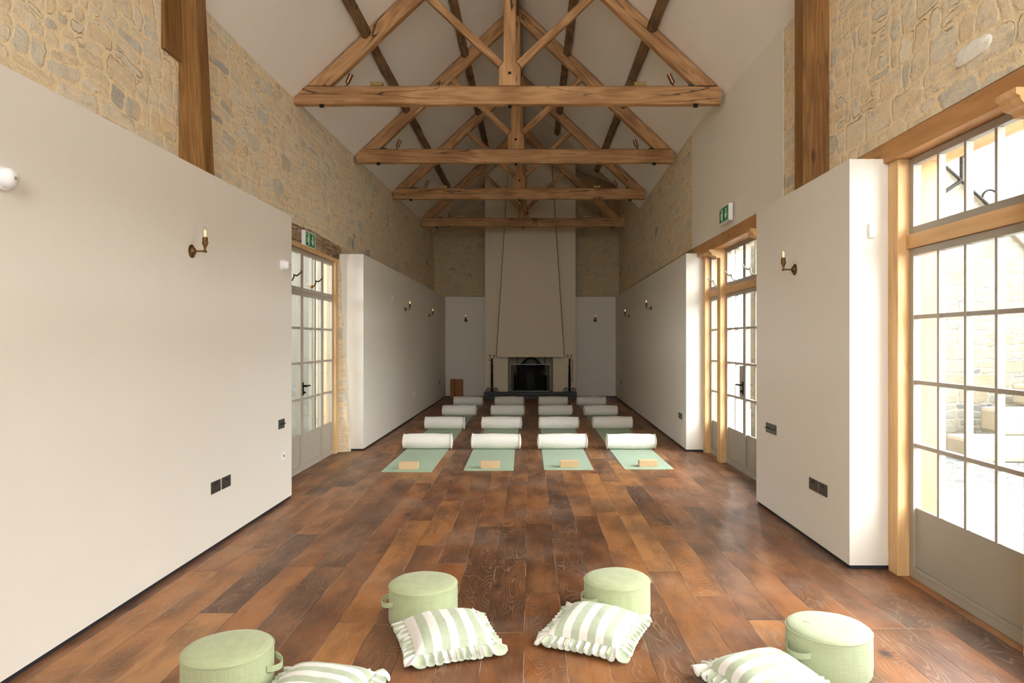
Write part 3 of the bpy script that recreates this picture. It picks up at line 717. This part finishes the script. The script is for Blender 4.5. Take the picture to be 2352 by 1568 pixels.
for s_ in (-1, 1):
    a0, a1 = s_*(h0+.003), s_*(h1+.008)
    MB().hexa([(a0, 17.70, 1.10), (a0+s_*.022, 17.70, 1.10), (a0+s_*.022, FY, 1.10), (a0, FY, 1.10), (a1, 17.83, 6.1), (a1+s_*.022, 17.83, 6.1), (a1+s_*.022, FY, 6.1), (a1, FY, 6.1)]).build('edge_shade', 'cream', rt, world=True, label='dark painted shade line beside the hood')  # shading along the hood edges put in as dark strips
MB().box(-1.20, 1.20, 17.63, FY+.5, .105, .19).build('hearth', 'hearth', rt, world=True, bevel=.005)
MB().box(-1.165, 1.17, 17.70, FY+.3, 0, .105).build('hearth_plinth', 'hearth', rt, world=True, bevel=.005)
for xx in (-.59, .572): MB().box(xx, xx+.03, FY, 18.4, .19, 1.1).build('cheek', 'cream', rt, world=True)
# arched plaster panel with black opening
arch = [(-.56, .19), (-.56, 1.10), (.572, 1.10), (.572, .19), (.37, .19), (.37, .78)]
for i in range(9):
    a = i/8*math.pi; arch.append((.02+.36*math.cos(a)*(.72 if 0 < i < 8 else 1), .86+.22*math.sin(a)))
arch += [(-.34, .78), (-.34, .19)]
MB().prism(arch, 'y', 18.07, 18.10).build('arch_surround', 'cream', rt, world=True)
MB().box(-.56, .572, 18.36, 18.40, .19, 1.1).box(-.36, -.34, 18.06, 18.38, .19, 1.1).box(.37, .39, 18.06, 18.38, .19, 1.1).build('fireback', 'soot', rt, world=True)
MB().box(-.34, .37, 18.0, 18.36, .19, .215).build('ash_bed', 'ash', rt, world=True)
pr = [(-.14, .86)]+[(.02-.16*math.cos(i/10*math.pi), .88+.16*math.sin(i/10*math.pi)) for i in range(11)]+[(.18, .86)]
MB().prism(pr, 'y', 17.97, 18.0).build('smoke_hood', 'ash', rt, world=True)
# fire screen
rt = thing('fire_screen', (0, 17.92, .19), 'low glass fire screen standing in the fireplace opening', 'fire screen')
x0, x1 = -.53, .53
MB().box(x0, x1, 17.90, 17.93, .89, .91).box(x0, x0+.018, 17.90, 17.93, .19, .89).box(x1-.018, x1, 17.90, 17.93, .19, .89).box(x0, x1, 17.90, 17.93, .19, .21).build('frame', 'plate', rt, world=True)
MB().box(x0+.018, x1-.018, 17.913, 17.917, .21, .89).build('glass', 'screen', rt, world=True)
# andirons and grate
for s, nm in ((-1, 'left'), (1, 'right')):
    rt = thing('andiron', (s*.40, 17.995, .19), 'black iron firedog at the %s of the fireplace opening' % nm, 'firedog')
    MB().lathe([(.05, 0), (.055, .02), (.03, .05), (.035, .10), (.025, .28), (.045, .31), (.028, .34), (.034, .40), (.012, .44), (.02, .46), (.015, .49), (.002, .50)], 12).build('upright', 'iron', rt, smooth=50)
    MB().box(-.015, .015, 0, .07, .08, .11).build('log_bar', 'iron', rt)
rt = thing('fire_grate', (0, 18.1, .21), 'black iron grate basket inside the fireplace', 'fire grate')
m = MB().box(-.28, .30, -.1, -.085, .12, .14).box(-.28, .30, -.1, -.085, .24, .255).box(-.28, .30, .1, .115, .12, .14)
for i in range(13): x = -.27+i*.046; m.box(x, x+.01, -.1, .11, .125, .137); m.box(x, x+.008, -.1, -.09, .05, .26)
m.build('basket', 'iron', rt)
# wrought iron stands with scroll feet
def iron_stand(x, label, chain):
    rt = thing('iron_stand', (x, 17.72, .19), label, 'iron stand')
    m = MB().tube([(0, 0, 0), (0, 0, .30), (0, 0, .62), (0, 0, .86)], [.026, .032, .026, .020], 8)
    for z in (.16, .24, .33, .42): m.tube([(-.045, 0, z+.012), (-.02, 0, z), (.02, 0, z), (.045, 0, z+.012)], .006, 6)
    m.build('shaft', 'iron', rt, smooth=50)
    m = MB()
    m.tube([(-.075, 0, .955), (-.05, 0, .94), (-.052, 0, .90), (0, 0, .855), (.052, 0, .90), (.05, 0, .94), (.075, 0, .955)], .007, 6)
    m.tube([(-.085, 0, .957), (.085, 0, .957)], .004, 6)
    m.build('cup_holder', 'iron', rt, smooth=50)
    m = MB()
    for s in (-1, 1):
        p = []
        for i in range(22):
            t_ = i/21; a = math.pi*1.0-t_*math.pi*3.1; r_ = .072*(1-t_*.82)
            p.append((s*(.085-0*t_)+s*(-r_*math.cos(a))*-1*-1, 0, .055+r_*math.sin(a)*.85+.0))
        m.tube(p, .008, 6)
        m.tube([(s*.157, 0, .055), (s*.158, 0, .0)], .009, 6); m.tube([(0, 0, .02), (s*.02, 0, .06)], .01, 6)
    m.build('scroll_foot', 'iron', rt, smooth=50)
    m = MB()
    sd_ = 1 if chain else -1
    m.tube([(0, 0, .80), (sd_*.03, -.02, .83), (sd_*.075, -.02, .825), (sd_*.09, -.02, .84)], .007, 6)
    n = 9 if chain else 6
    for i in range(n):
        cz = .80-.034*i; r_ = .016; cx_ = sd_*(.075 if chain else .022)
        m.tube([(cx_+r_*.7*math.cos(a*math.pi/4), -.03, cz+r_*math.sin(a*math.pi/4)) for a in range(8)], .0035, 5, closed=True)
    ring = MB().tube([(-sd_*(.024+.022*math.cos(a*math.pi/5)), -.03, .66+.022*math.sin(a*math.pi/5)) for a in range(10)], .005, 5, closed=True)
    m.build('hanging_chain', 'iron', rt, smooth=50); ring.build('ring_hook', 'iron', rt, smooth=50)
    if chain: MB().tube([(.075, -.03, .80-.034*9+.01), (.075, -.03, .30), (.075, -.03, .27)], [.005, .006, .011], 6).build('hanging_rod', 'iron', rt, smooth=50)
iron_stand(-.995, 'black wrought-iron stand with scroll feet left of the fireplace', False)
iron_stand(1.02, 'black wrought-iron stand with long hanging chain right of the fireplace', True)

# ------------------------------------------------------------ wall lights and plates
def sconce(x, y, z, d, label):
    """d: unit vector out of the wall"""
    rt = thing('wall_light', (x, y, z), label, 'wall light', 'brass candle wall lights')
    rt.rotation_euler = (0, 0, math.atan2(d[1], d[0]))
    MB().lathe([(.045, 0), (.045, .004), (.028, .010), (.022, .022), (.012, .028)], 20, (0, 0, 0), 'x').build('backplate', 'brass', rt, smooth=40)
    MB().tube([(.02, 0, 0), (.082, 0, 0), (.090, 0, .006), (.092, 0, .03)], .0065, 10).lathe([(.011, -.011), (.011, .011)], 10, (.09, 0, 0), 'y').build('arm', 'brass', rt, smooth=50)
    MB().lathe([(.008, .02), (.012, .035), (.019, .05), (.020, .062), (.017, .066), (.017, .090), (.015, .094)], 16, (.092, 0, 0)).build('lamp_holder', 'brass', rt, smooth=40)
    bulb = MB().lathe([(.009, .092), (.015, .105), (.0175, .125), (.015, .145), (.008, .163), (.001, .172)], 16, (.092, 0, 0)).build('bulb', 'bulb', rt, smooth=60)
    MB().tube([(.088, 0, .10), (.086, 0, .135), (.092, 0, .145), (.098, 0, .135), (.096, 0, .10)], .0022, 6).build('filament', 'fil', bulb)
    return rt
def RXw(y): return 2.123+(2.306-2.123)*(y-9.30)/(YB+.1-9.30)
sconce(LX, 4.615, 2.11, (1, 0), 'brass candle wall light on the near left wall')
sconce(LX, 12.47, 2.09, (1, 0), 'brass candle wall light on the far left wall, the nearer of the pair')
sconce(LX, 15.4, 2.09, (1, 0), 'brass candle wall light on the far left wall, close to the corner')
sconce(-1.74, YB, 2.07, (0, -1), 'brass candle wall light on the back wall, left of the chimney breast')
sconce(1.753, YB, 2.07, (0, -1), 'brass candle wall light on the back wall, right of the chimney breast')
sconce(RXw(12.3), 12.3, 2.10, (-1, 0), 'brass candle wall light on the far right wall, the nearer of the pair')
sconce(RXw(15.5), 15.5, 2.08, (-1, 0), 'brass candle wall light on the far right wall, close to the corner')
sconce(2.10, 5.416, 2.07, (-1, 0), 'brass candle wall light on the near right wall')
def wplate(kind, x, y, z, s, w_, label, name, cat, mat='plate', toggles=0):
    """plate on a side wall; s=+1 faces +X"""
    rt = thing(name, (x, y, z), label, cat); rt.rotation_euler = (0, 0, 0 if s > 0 else math.pi)
    MB().box(.0, .006, -w_/2, w_/2, -.043, .043).build('plate', mat, rt, bevel=.002)
    if kind == 'socket':
        m = MB()
        for c in (-.038, .038) if w_ > .1 else (0,):
            m.box(.006, .0066, c-.003, c+.003, .0, .014)
            for q in (-.012, .012): m.box(.006, .0066, c+q-.004, c+q+.004, -.024, -.017)
        m.build('pin_holes', 'hole', rt)
        m = MB()
        for c in (-.012, .012) if w_ > .1 else (.03,): m.box(.006, .010, c-.006, c+.006, .014, .032)
        m.build('switches', 'hole', rt, bevel=.001)
    if toggles:
        for i in range(toggles):
            yy = (i-(toggles-1)/2)*.026
            MB().lathe([(.007, .005), (.007, .010), (.003, .012), (.004, .028)], 8, (0, yy, 0), 'x').build('toggle', 'hole', rt, smooth=40)
    return rt
wplate('socket', LX, 4.966, .445, 1, .146, 'black double socket low on the near left wall, the nearer of two', 'socket_outlet', 'socket')
wplate('socket', LX, 5.135, .445, 1, .146, 'black double socket low on the near left wall, the farther of two', 'socket_outlet', 'socket')
wplate('t', LX, 6.277, .743, 1, .146, 'black toggle switch plate on the near left wall end', 'light_switch', 'switch', toggles=4)
t_ = wplate('w', LX, 6.33, .44, 1, .086, 'white control plate below the toggle switches on the left wall', 'control_plate', 'wall plate', 'white')
MB().lathe([(.012, .006), (.010, .009)], 14, (0, 0, 0), 'x').build('dial', 'hearth', t_)
wplate('socket', 2.10, 5.058, .44, -1, .146, 'black double socket low on the near right wall, the farther of two', 'socket_outlet', 'socket')
wplate('socket', 2.10, 4.895, .44, -1, .146, 'black double socket low on the near right wall, the nearer of two', 'socket_outlet', 'socket')
wplate('t', 2.10, 6.00, .741, -1, .146, 'wide black toggle switch plate on the near right wall', 'light_switch', 'switch', toggles=4)
wplate('t', 2.10, 5.865, .741, -1, .086, 'narrow black toggle switch plate on the near right wall', 'light_switch', 'switch', toggles=2)
wplate('socket', LX, 17.2, .465, 1, .146, 'black socket low on the far left wall near the corner', 'socket_outlet', 'socket')
wplate('w', LX, 13.45, .46, 1, .146, 'white socket plate low on the far left wall', 'socket_outlet', 'socket', 'white')
wplate('socket', RXw(17.2), 17.2, .465, -1, .146, 'black socket low on the far right wall near the corner', 'socket_outlet', 'socket')
wplate('socket', RXw(9.62), 9.62, .445, -1, .10, 'black socket on the far right wall end, the nearer of two', 'socket_outlet', 'socket')
wplate('socket', RXw(9.76), 9.76, .445, -1, .10, 'black socket on the far right wall end, the farther of two', 'socket_outlet', 'socket')
wplate('w', LX, 11.33, 2.21, 1, .07, 'small white sensor high on the far left wall, nearer the doors', 'wall_sensor', 'sensor', 'white')
wplate('w', LX, 16.5, 2.21, 1, .12, 'small white sensor high on the far left wall by the corner', 'wall_sensor', 'sensor', 'white')
for (y, lb) in ((6.30, 'round white alarm sounder on the near left wall beside the doors'), (2.95, 'round white alarm sounder cut by the left edge of the picture')):
    rt = thing('alarm_sounder', (LX, y, 2.205), lb, 'alarm')
    MB().lathe([(.052, 0), (.052, .018), (.046, .022)], 24, (0, 0, 0), 'x').build('base', 'white', rt, smooth=40)
    MB().lathe([(.045, .020), (.044, .045), (.030, .062), (.002, .066)], 24, (0, 0, 0), 'x').build('dome', 'white', rt, smooth=50)
    MB().lathe([(.008, .064), (.008, .068)], 12, (0, 0, 0), 'x').build('led', 'steel', rt)
o = MB().box(-.018, .018, -.02, 0, -.045, .045).build('door_sensor', 'white', None, bevel=.003, loc=(2.24, 4.49, 2.225)); put(o, 'tiny white sensor on the end face of the near right wall', 'sensor')
# exit signs
def exit_sign(x, y, z, s, rz, label):
    rt = thing('exit_sign', (x, y, z), label, 'exit sign'); rt.rotation_euler = (0, 0, rz)
    # local: face towards -Y, X to the right as seen
    w_, h_ = .40, .19
    MB().box(-w_/2, w_/2, 0, .045, -h_/2, h_/2).build('housing', 'white', rt, bevel=.004)
    MB().box(-.165, .165, -.002, .001, -.08, .08).build('green_face', 'green', rt)
    ar = [(.085, -.065), (.135, -.005), (.125, .005), (.099, -.025), (.099, .062), (.071, .062), (.071, -.025), (.045, .005), (.035, -.005)]
    MB().prism(ar, 'y', -.004, -.0015).build('arrow', 'white', rt)
    m = MB()
    m.prism([(-.13, .068), (-.04, .068), (-.04, -.07), (-.052, -.07), (-.052, .056), (-.13, .056)], 'y', -.004, -.0015)
    m.lathe([(.012, -.004), (.012, -.0015)], 14, (-.078, 0, .036), 'y')
    m.prism([(-.095, .024), (-.068, .02), (-.074, -.012), (-.10, -.008)], 'y', -.004, -.0015)
    m.prism([(-.095, .024), (-.122, .012), (-.132, -.008), (-.122, -.010), (-.113, .004), (-.09, .012)], 'y', -.004, -.0015)
    m.prism([(-.07, .018), (-.056, -.002), (-.066, -.008), (-.08, .006)], 'y', -.004, -.0015)
    m.prism([(-.10, -.004), (-.088, -.01), (-.098, -.036), (-.13, -.040), (-.13, -.028), (-.106, -.026)], 'y', -.004, -.0015)
    m.prism([(-.088, -.008), (-.074, -.012), (-.062, -.036), (-.070, -.068), (-.084, -.066), (-.077, -.038)], 'y', -.004, -.0015)
    m.build('running_figure', 'white', rt)
exit_sign(-2.68, 8.32, 2.735, 1, R(90), 'green running-man exit sign on the weathered lintel, left wall')
exit_sign(2.21, 7.80, 2.95, -1, R(-90), 'green running-man exit sign on the plaster above the right doors')

# ------------------------------------------------------------ mats, bolsters, blocks
ROW = ['front row', 'second row', 'third row', 'back row']; CO = ['leftmost', 'second from left', 'third from left', 'rightmost']
def matmesh():
    w_, l_ = .29, .90; pts = []
    for (cx_, cy_, a0) in ((w_-.02, l_-.02, 0), (-w_+.02, l_-.02, 90), (-w_+.02, -l_+.02, 180), (w_-.02, -l_+.02, 270)):
        for k in range(4): a = R(a0+k*30); pts.append((cx_+.02*math.cos(a), cy_+.02*math.sin(a)))
    return MB().prism(pts, 'z', 0, .006)
def make_mat():
    rt = thing('yoga_mat', (0, 0, 0), 'x', 'yoga mat', 'sage green yoga mats in four rows')
    matmesh().build('mat_sheet', 'mat', rt)
    MB().lathe([(.013, .006), (.013, .0066)], 14, (.225, -.835, 0)).build('logo_mark', 'logo', rt)
    return rt
def make_bolster():
    rt = thing('bolster', (0, 0, 0), 'x', 'bolster', 'cream cylindrical bolsters on the mats')
    L = .335; rr = .106; n = 36; vs = []; prof = []
    for t_ in (0, .25, .55, .8, .93, 1): prof.append((rr*t_*.97, -L-.018*(1-t_**2)))
    for i in range(17): u = -1+2*i/16; prof.append((rr*(1+.02*math.cos(u*3)-.06*abs(u)**5), L*u*.985))
    for t_ in (1, .93, .8, .55, .25, 0): prof.append((rr*t_*.97, L+.018*(1-t_**2)))
    m = MB().lathe([(max(r, .001), h) for r, h in prof], n, (0, 0, rr*1.0), 'x')
    for v in m.v:
        q = mnoise.noise_vector(v*7)*.006+mnoise.noise_vector(Vector((v.x*25, v.y*6, v.z*6)))*.0025; v += Vector((q.x*.6, q.y, q.z))
        if v.z < .006: v.z = .006*.3+v.z*.1+.002
    cv = m.build('cover', 'bolster', rt, smooth=55)
    for s in (-1, 1):
        m = MB().tube([(s*L*.985, rr*.975*math.cos(a*math.pi/18), rr+rr*.975*math.sin(a*math.pi/18)) for a in range(36)], .0055, 6, closed=True)
        for v in m.v:
            q = mnoise.noise_vector(v*7)*.006; v += Vector((q.x*.6, q.y, q.z))
        m.build('piping', 'piping', cv, smooth=60)
    MB().box(-L*.9, L*.9, -.008, .008, rr*.0, .004).build('zip_seam', 'bolster', rt)
    return rt
mat0 = make_mat(); bol0 = make_bolster()
MX = [[-1.427, -.495, .449, 1.391], [-1.45, -.49, .47, 1.40], [-1.45, -.46, .50, 1.42], [-1.46, -.49, .52, 1.43]]
BX = [[-1.43, -.477, .447, 1.40], [-1.46, -.49, .488, 1.407], [-1.434, -.456, .507, 1.42], [-1.45, -.486, .534, 1.425]]
MY0 = [7.84, 7.92, 7.96, 8.0]
BYc = [9.50, 11.68, 13.78, 15.95]
for r_ in range(4):
    for c_ in range(4):
        o = mat0 if (r_ == 0 and c_ == 0) else copy_tree(mat0)
        y = MY0[c_]+.90 if r_ == 0 else BYc[r_]-1.56+.90
        if r_ == 3: y += 0
        rz = random.uniform(-.006, .006)+([-.0, .012, 0, .0][c_] if r_ == 0 else 0)
        o.location = (MX[r_][c_], y, 0); o.rotation_euler = (0, 0, rz)
        o['label'] = 'sage green yoga mat on the floor, %s of the %s' % (CO[c_], ROW[r_])
        b = bol0 if (r_ == 0 and c_ == 0) else copy_tree(bol0)
        b.location = (BX[r_][c_], BYc[r_]+random.uniform(-.02, .02), .0065)
        b.rotation_euler = (0, 0, random.uniform(-.03, .03)+(-.035 if c_ == 0 else 0)+(math.pi if (r_+c_) % 2 else 0))
        b['label'] = 'cream cylindrical bolster lying across the %s mat of the %s' % (CO[c_], ROW[r_])
blk0 = None
def block(x, y, z, rz, label, mat='cork', grp='cork yoga blocks on the front mats', size=(.22, .11, .075)):
    a, b, c = size
    o = MB().box(-a/2, a/2, -b/2, b/2, 0, c).build('yoga_block', mat, None, bevel=.004, loc=(x, y, z), rot=(0, 0, rz))
    return put(o, label, 'yoga block', grp)
for c_, (x, y, rz) in enumerate(((-1.428, 8.03, .02), (-.476, 8.09, 0), (.464, 8.14, -.01), (1.41, 8.185, .0))):
    block(x, y, .0065, rz, 'pale cork yoga block on the %s mat of the front row' % CO[c_])
posn = ['bottom', 'second', 'third', 'fourth', 'fifth', 'sixth', 'top']
for i in range(7):
    block(-1.895+random.uniform(-.004, .004), 18.15, i*.0712, random.uniform(-.02, .02), 'cork yoga block in the corner, %s layer of the right-hand stack' % posn[i], 'corkd', 'stacked cork blocks in the far left corner', (.21, .11, .071))
    block(-2.065+random.uniform(-.003, .003), 18.17, i*.0712, random.uniform(-.02, .02), 'cork yoga block in the corner, %s layer of the left-hand stack' % posn[i], 'corkd', 'stacked cork blocks in the far left corner', (.11, .21, .071))

# ------------------------------------------------------------ pouffes
def pouffe(x, y, r, rz, mat, label, tag=False):
    rt = thing('floor_pouffe', (x, y, 0), label, 'pouffe', 'round sage linen pouffes')
    rt.rotation_euler = (0, 0, rz)
    h = .192
    m = MB().lathe([(r*.9, 0), (r*.975, .004), (r, .018), (r*1.006, .06), (r*1.0, .12), (r*.997, h-.004)], 64)
    for v in m.v:
        q = mnoise.noise(Vector((v.x*9, v.y*9, v.z*14+x*5)))*.003; d = Vector((v.x, v.y, 0)).normalized() if v.xy.length > .01 else Vector(); v += d*q
    m.build('side_cover', mat, rt, smooth=60)
    prof = [(r*.992, h-.004), (r*.985, h+.003), (r*.94, h+.010), (r*.8, h+.017), (r*.55, h+.022), (r*.3, h+.0245), (r*.02, h+.025)]
    m = MB().lathe(prof, 64)
    for v in m.v: v.z += mnoise.noise(Vector((v.x*8, v.y*8, x)))*.003
    tp = m.build('top_panel', mat, rt, smooth=60)
    MB().tube([(r*.998*math.cos(a*math.pi/32), r*.998*math.sin(a*math.pi/32), h-.001) for a in range(64)], .0032, 6, closed=True).build('piping', mat, tp, smooth=60)
    # strap handle: flat band along the side, at angle 0
    band = MB(); P = []
    n = 14
    for i in range(n+1):
        t_ = i/n; a = (t_-.5)*.75; bulge = .034*math.sin(t_*math.pi)**.7
        P.append(((r+.003+bulge)*math.cos(a), (r+.003+bulge)*math.sin(a), .125-.012*math.sin(t_*math.pi)))
    vs = []
    for (px_, py_, pz_) in P:
        d = Vector((px_, py_, 0)).normalized()*.002
        vs += [(px_-d.x, py_-d.y, pz_-.013), (px_+d.x, py_+d.y, pz_-.013), (px_+d.x, py_+d.y, pz_+.013), (px_-d.x, py_-d.y, pz_+.013)]
    fs = [(i*4+k, i*4+(k+1) % 4, i*4+4+(k+1) % 4, i*4+4+k) for i in range(n) for k in range(4)]+[(0, 1, 2, 3), (n*4+3, n*4+2, n*4+1, n*4)]
    band.add(vs, fs).build('handle', mat, rt, smooth=40)
    if tag: MB().hexa([(.085, -.06, h+.019), (.089, -.06, h+.019), (.072, -.025, h+.021), (.068, -.025, h+.021), (.085, -.06, h+.030), (.089, -.06, h+.030), (.072, -.025, h+.032), (.068, -.025, h+.032)]).build('label_tag', 'white', rt, label='small white fabric tag')
    return rt
pouffe(-1.288, 2.91, .184, R(8), 'pouffe', 'round green linen pouffe at the bottom left, cut by the picture edge')
pouffe(-.578, 3.69, .184, R(200), 'pouffe', 'round green linen pouffe left of centre, handle on its left')
pouffe(.477, 3.757, .181, R(208), 'pouffe', 'round green linen pouffe right of centre behind a striped cushion')
pouffe(1.362, 3.12, .184, R(203), 'pouffe2', 'round pale green linen pouffe at the bottom right with a white tag', True)

# ------------------------------------------------------------ frilled cushions
def cushion(x, y, z, rz, tx, ty, label, sa=.19, sb=.18, swap=False, T=.075, seed=1):
    rt = thing('frilled_cushion', (x, y, z), label, 'cushion', 'striped frilled cushions on the floor')
    rt.rotation_euler = (tx, ty, rz)
    N = 30
    def outline(u, v):
        X_ = sa*u*(1-.055*(1-v*v)*abs(u)**2); Y_ = sb*v*(1-.055*(1-u*u)*abs(v)**2); return X_, Y_
    vs = []; uv = []; fs = []
    for side in (1, -1):
        for i in range(N+1):
            for j in range(N+1):
                u = -1+2*i/N; v = -1+2*j/N
                X_, Y_ = outline(u, v)
                pf = max(0, (1-abs(u)**2.6))*max(0, (1-abs(v)**2.6))
                hz = T*pf**.48*(1+.10*mnoise.noise(Vector((u*1.6, v*1.6, seed))))
                hz += pf*.004*mnoise.noise(Vector((u*5, v*5, seed+4)))
                if side < 0: hz = -hz*.72
                vs.append((X_, Y_, hz)); uv.append((Y_ if swap else X_, 0))
    M_ = (N+1)*(N+1)
    for s in range(2):
        for i in range(N):
            for j in range(N):
                q = [s*M_+i*(N+1)+j, s*M_+(i+1)*(N+1)+j, s*M_+(i+1)*(N+1)+j+1, s*M_+i*(N+1)+j+1]
                fs.append(q if s == 0 else q[::-1])
    MB().add(vs, fs).build('cover', 'stripe', rt, smooth=80, uv=uv)
    # frill
    per = []; K = 90
    for (u0, v0, u1, v1) in ((-1, -1, 1, -1), (1, -1, 1, 1), (1, 1, -1, 1), (-1, 1, -1, -1)):
        for k in range(K):
            t_ = k/K; per.append((u0+(u1-u0)*t_, v0+(v1-v0)*t_))
    vs = []; uv = []; n = len(per); RW = 6; Lw = .052
    for k, (u, v) in enumerate(per):
        X_, Y_ = outline(u, v)
        s_ = k/K
        dx_ = math.copysign(abs(u)**14, u); dy_ = math.copysign(abs(v)**14, v); d = Vector((dx_, dy_)).normalized()
        tg = Vector((-d.y, d.x))
        ph = s_*2*math.pi*11+1.3*math.sin(s_*7+seed)+.8*mnoise.noise(Vector((s_*9, seed, 0)))
        amp = .013*(1+.6*mnoise.noise(Vector((s_*6, seed+3, 1))))
        corner = abs(u)**8*abs(v)**8
        for q in range(RW):
            t_ = q/(RW-1); w_ = Lw*(1+.25*corner)*t_
            lift = amp*math.sin(ph)*t_**.8
            X2 = X_+d.x*w_+tg.x*.012*math.sin(ph+1.2)*t_; Y2 = Y_+d.y*w_+tg.y*.012*math.sin(ph+1.2)*t_
            zz_ = lift-.034*t_**1.2+.016*t_*abs(math.sin(ph*.5))
            vs.append((X2, Y2, zz_)); uv.append((s_*.044*11*.5 if False else s_*.72, 0))
    fs = [(k*RW+q, ((k+1) % n)*RW+q, ((k+1) % n)*RW+q+1, k*RW+q+1) for k in range(n) for q in range(RW-1)]
    o = MB().add(vs, fs).build('frill', 'stripe', rt, smooth=80, uv=uv)
    md = o.modifiers.new('thickness', 'SOLIDIFY'); md.thickness = .0022; md.offset = 0
    return rt
cushion(-.41, 3.375, .066, R(20), R(4), 0, 'green and white striped frilled cushion leaning by the pouffe left of centre', seed=2)
cushion(.325, 3.455, .066, R(-25), R(4), 0, 'green and white striped frilled cushion in front of the pouffe right of centre', seed=5)
cushion(-.88, 2.80, .064, R(-9), R(2), 0, 'green and white striped frilled cushion at the bottom left, cut by the edge', swap=True, seed=8)
cushion(1.02, 2.93, .064, R(22), R(2), 0, 'green and white striped frilled cushion at the bottom right by the tagged pouffe', swap=True, seed=11)

# ------------------------------------------------------------ outside, right: courtyard
o = struct('courtyard_ground', MB().box(2.95, 16, -6, 24, -.16, -.04), 'cobble')
g = thing('courtyard_building', (6, 10.2, -.04), 'pale rubble gable building across the cobbled courtyard', 'building')
MB().prism([(3.36, -.04), (8.4, -.04), (8.4, 1.7), (7.25, 2.85), (4.6, 5.5), (3.36, 5.5)], 'y', 10.0, 10.4).build('gable_wall', 'extstone', g, world=True)
MB().prism([(8.55, 1.55), (7.3, 2.80), (4.6, 5.5), (4.6, 5.68), (7.4, 2.90), (8.65, 1.65)], 'y', 9.93, 10.45).build('coping', 'cut', g, world=True)
g = thing('slate_roofed_barn', (11, 16, -.04), 'pale stone barn with slate roof beyond the courtyard gable', 'building')
MB().box(5, 16, 15.5, 16, -.04, 4.55).build('wall', 'extstone', g, world=True)
m = MB().add([(4.8, 15.3, 4.55), (16, 15.3, 4.55), (16, 20, 8.6), (4.8, 20, 8.6), (4.8, 15.3, 4.45), (16, 15.3, 4.45), (16, 20, 8.5), (4.8, 20, 8.5)], [(0, 1, 2, 3), (4, 7, 6, 5), (0, 4, 5, 1), (1, 5, 6, 2), (2, 6, 7, 3), (3, 7, 4, 0)])
m.build('roof', 'slate', g, world=True, uv=[(4.8, 0), (16, 0), (16, 6.2), (4.8, 6.2)]*2)
MB().tube([(4.8, 15.25, 4.5), (16, 15.25, 4.5)], .08, 8).build('gutter', 'steel', g, world=True, smooth=50)
struct('courtyard_bounce_wall', MB().box(13.5, 14, -6, 15.5, -.04, 3.2), 'extstone')  # unseen boundary wall added to bounce light back
for i, (x, y, z, a, b, c, lb) in enumerate(((6.35, 8.95, -.04, 1.5, .55, .30, 'long dressed stone step lying on the cobbles outside'), (6.85, 9.25, .26, 1.2, .5, .34, 'middle dressed stone step stacked outside the window'), (7.3, 9.5, .60, .9, .45, .30, 'top dressed stone step stacked against the gable outside'))):
    o = MB().box(-a/2, a/2, -b/2, b/2, 0, c).build('stone_step', 'cut', None, bevel=.05, loc=(x, y, z)); put(o, lb, 'stone block')
rt = thing('iron_bracket', (2.75, 4.75, 2.4), 'curved wrought-iron bracket outside the top right window panes', 'bracket')
m = MB().tube([(2.74, 4.75, 2.85), (3.22, 4.75, 2.42), (3.4, 4.75, 2.26)], .012, 8)
m.tube([(3.20+.055*math.cos(a*math.pi/8), 4.75, 2.50+.055*math.sin(a*math.pi/8)) for a in range(16)], .008, 6, closed=True)
m.tube([(2.75, 4.75, 2.45), (3.0, 4.75, 2.62), (3.0, 4.75, 2.78), (3.1, 4.75, 2.85)], .014, 8).box(2.742, 2.757, 4.72, 4.78, 2.35, 2.9)
m.build('scroll', 'iron', rt, world=True, smooth=50)
# outside, left: service passage; unseen roof and walls added to hold back light
struct('passage_pier', MB().box(-3.5, -2.97, 9.40, 9.9, -.01, 2.9), 'render')
struct('passage_ground', MB().box(-6.2, -2.79, 5.0, 16, -.13, -.01), 'render')
struct('passage_shade_wall', MB().box(-5.5, -5.2, 2.0, 16, -.01, 2.5), 'render')  # unseen wall, its height set to limit light at the left doors
struct('passage_shade_roof', MB().box(-5.5, -3.34, 4.0, 11.5, 3.15, 3.25), 'render')  # unseen roof added to dim the view through the left glass
struct('passage_sun_block', MB().box(-5.5, -3.3, 11.5, 11.7, -.01, 3.25), 'render')  # unseen wall added to keep sun out of the passage
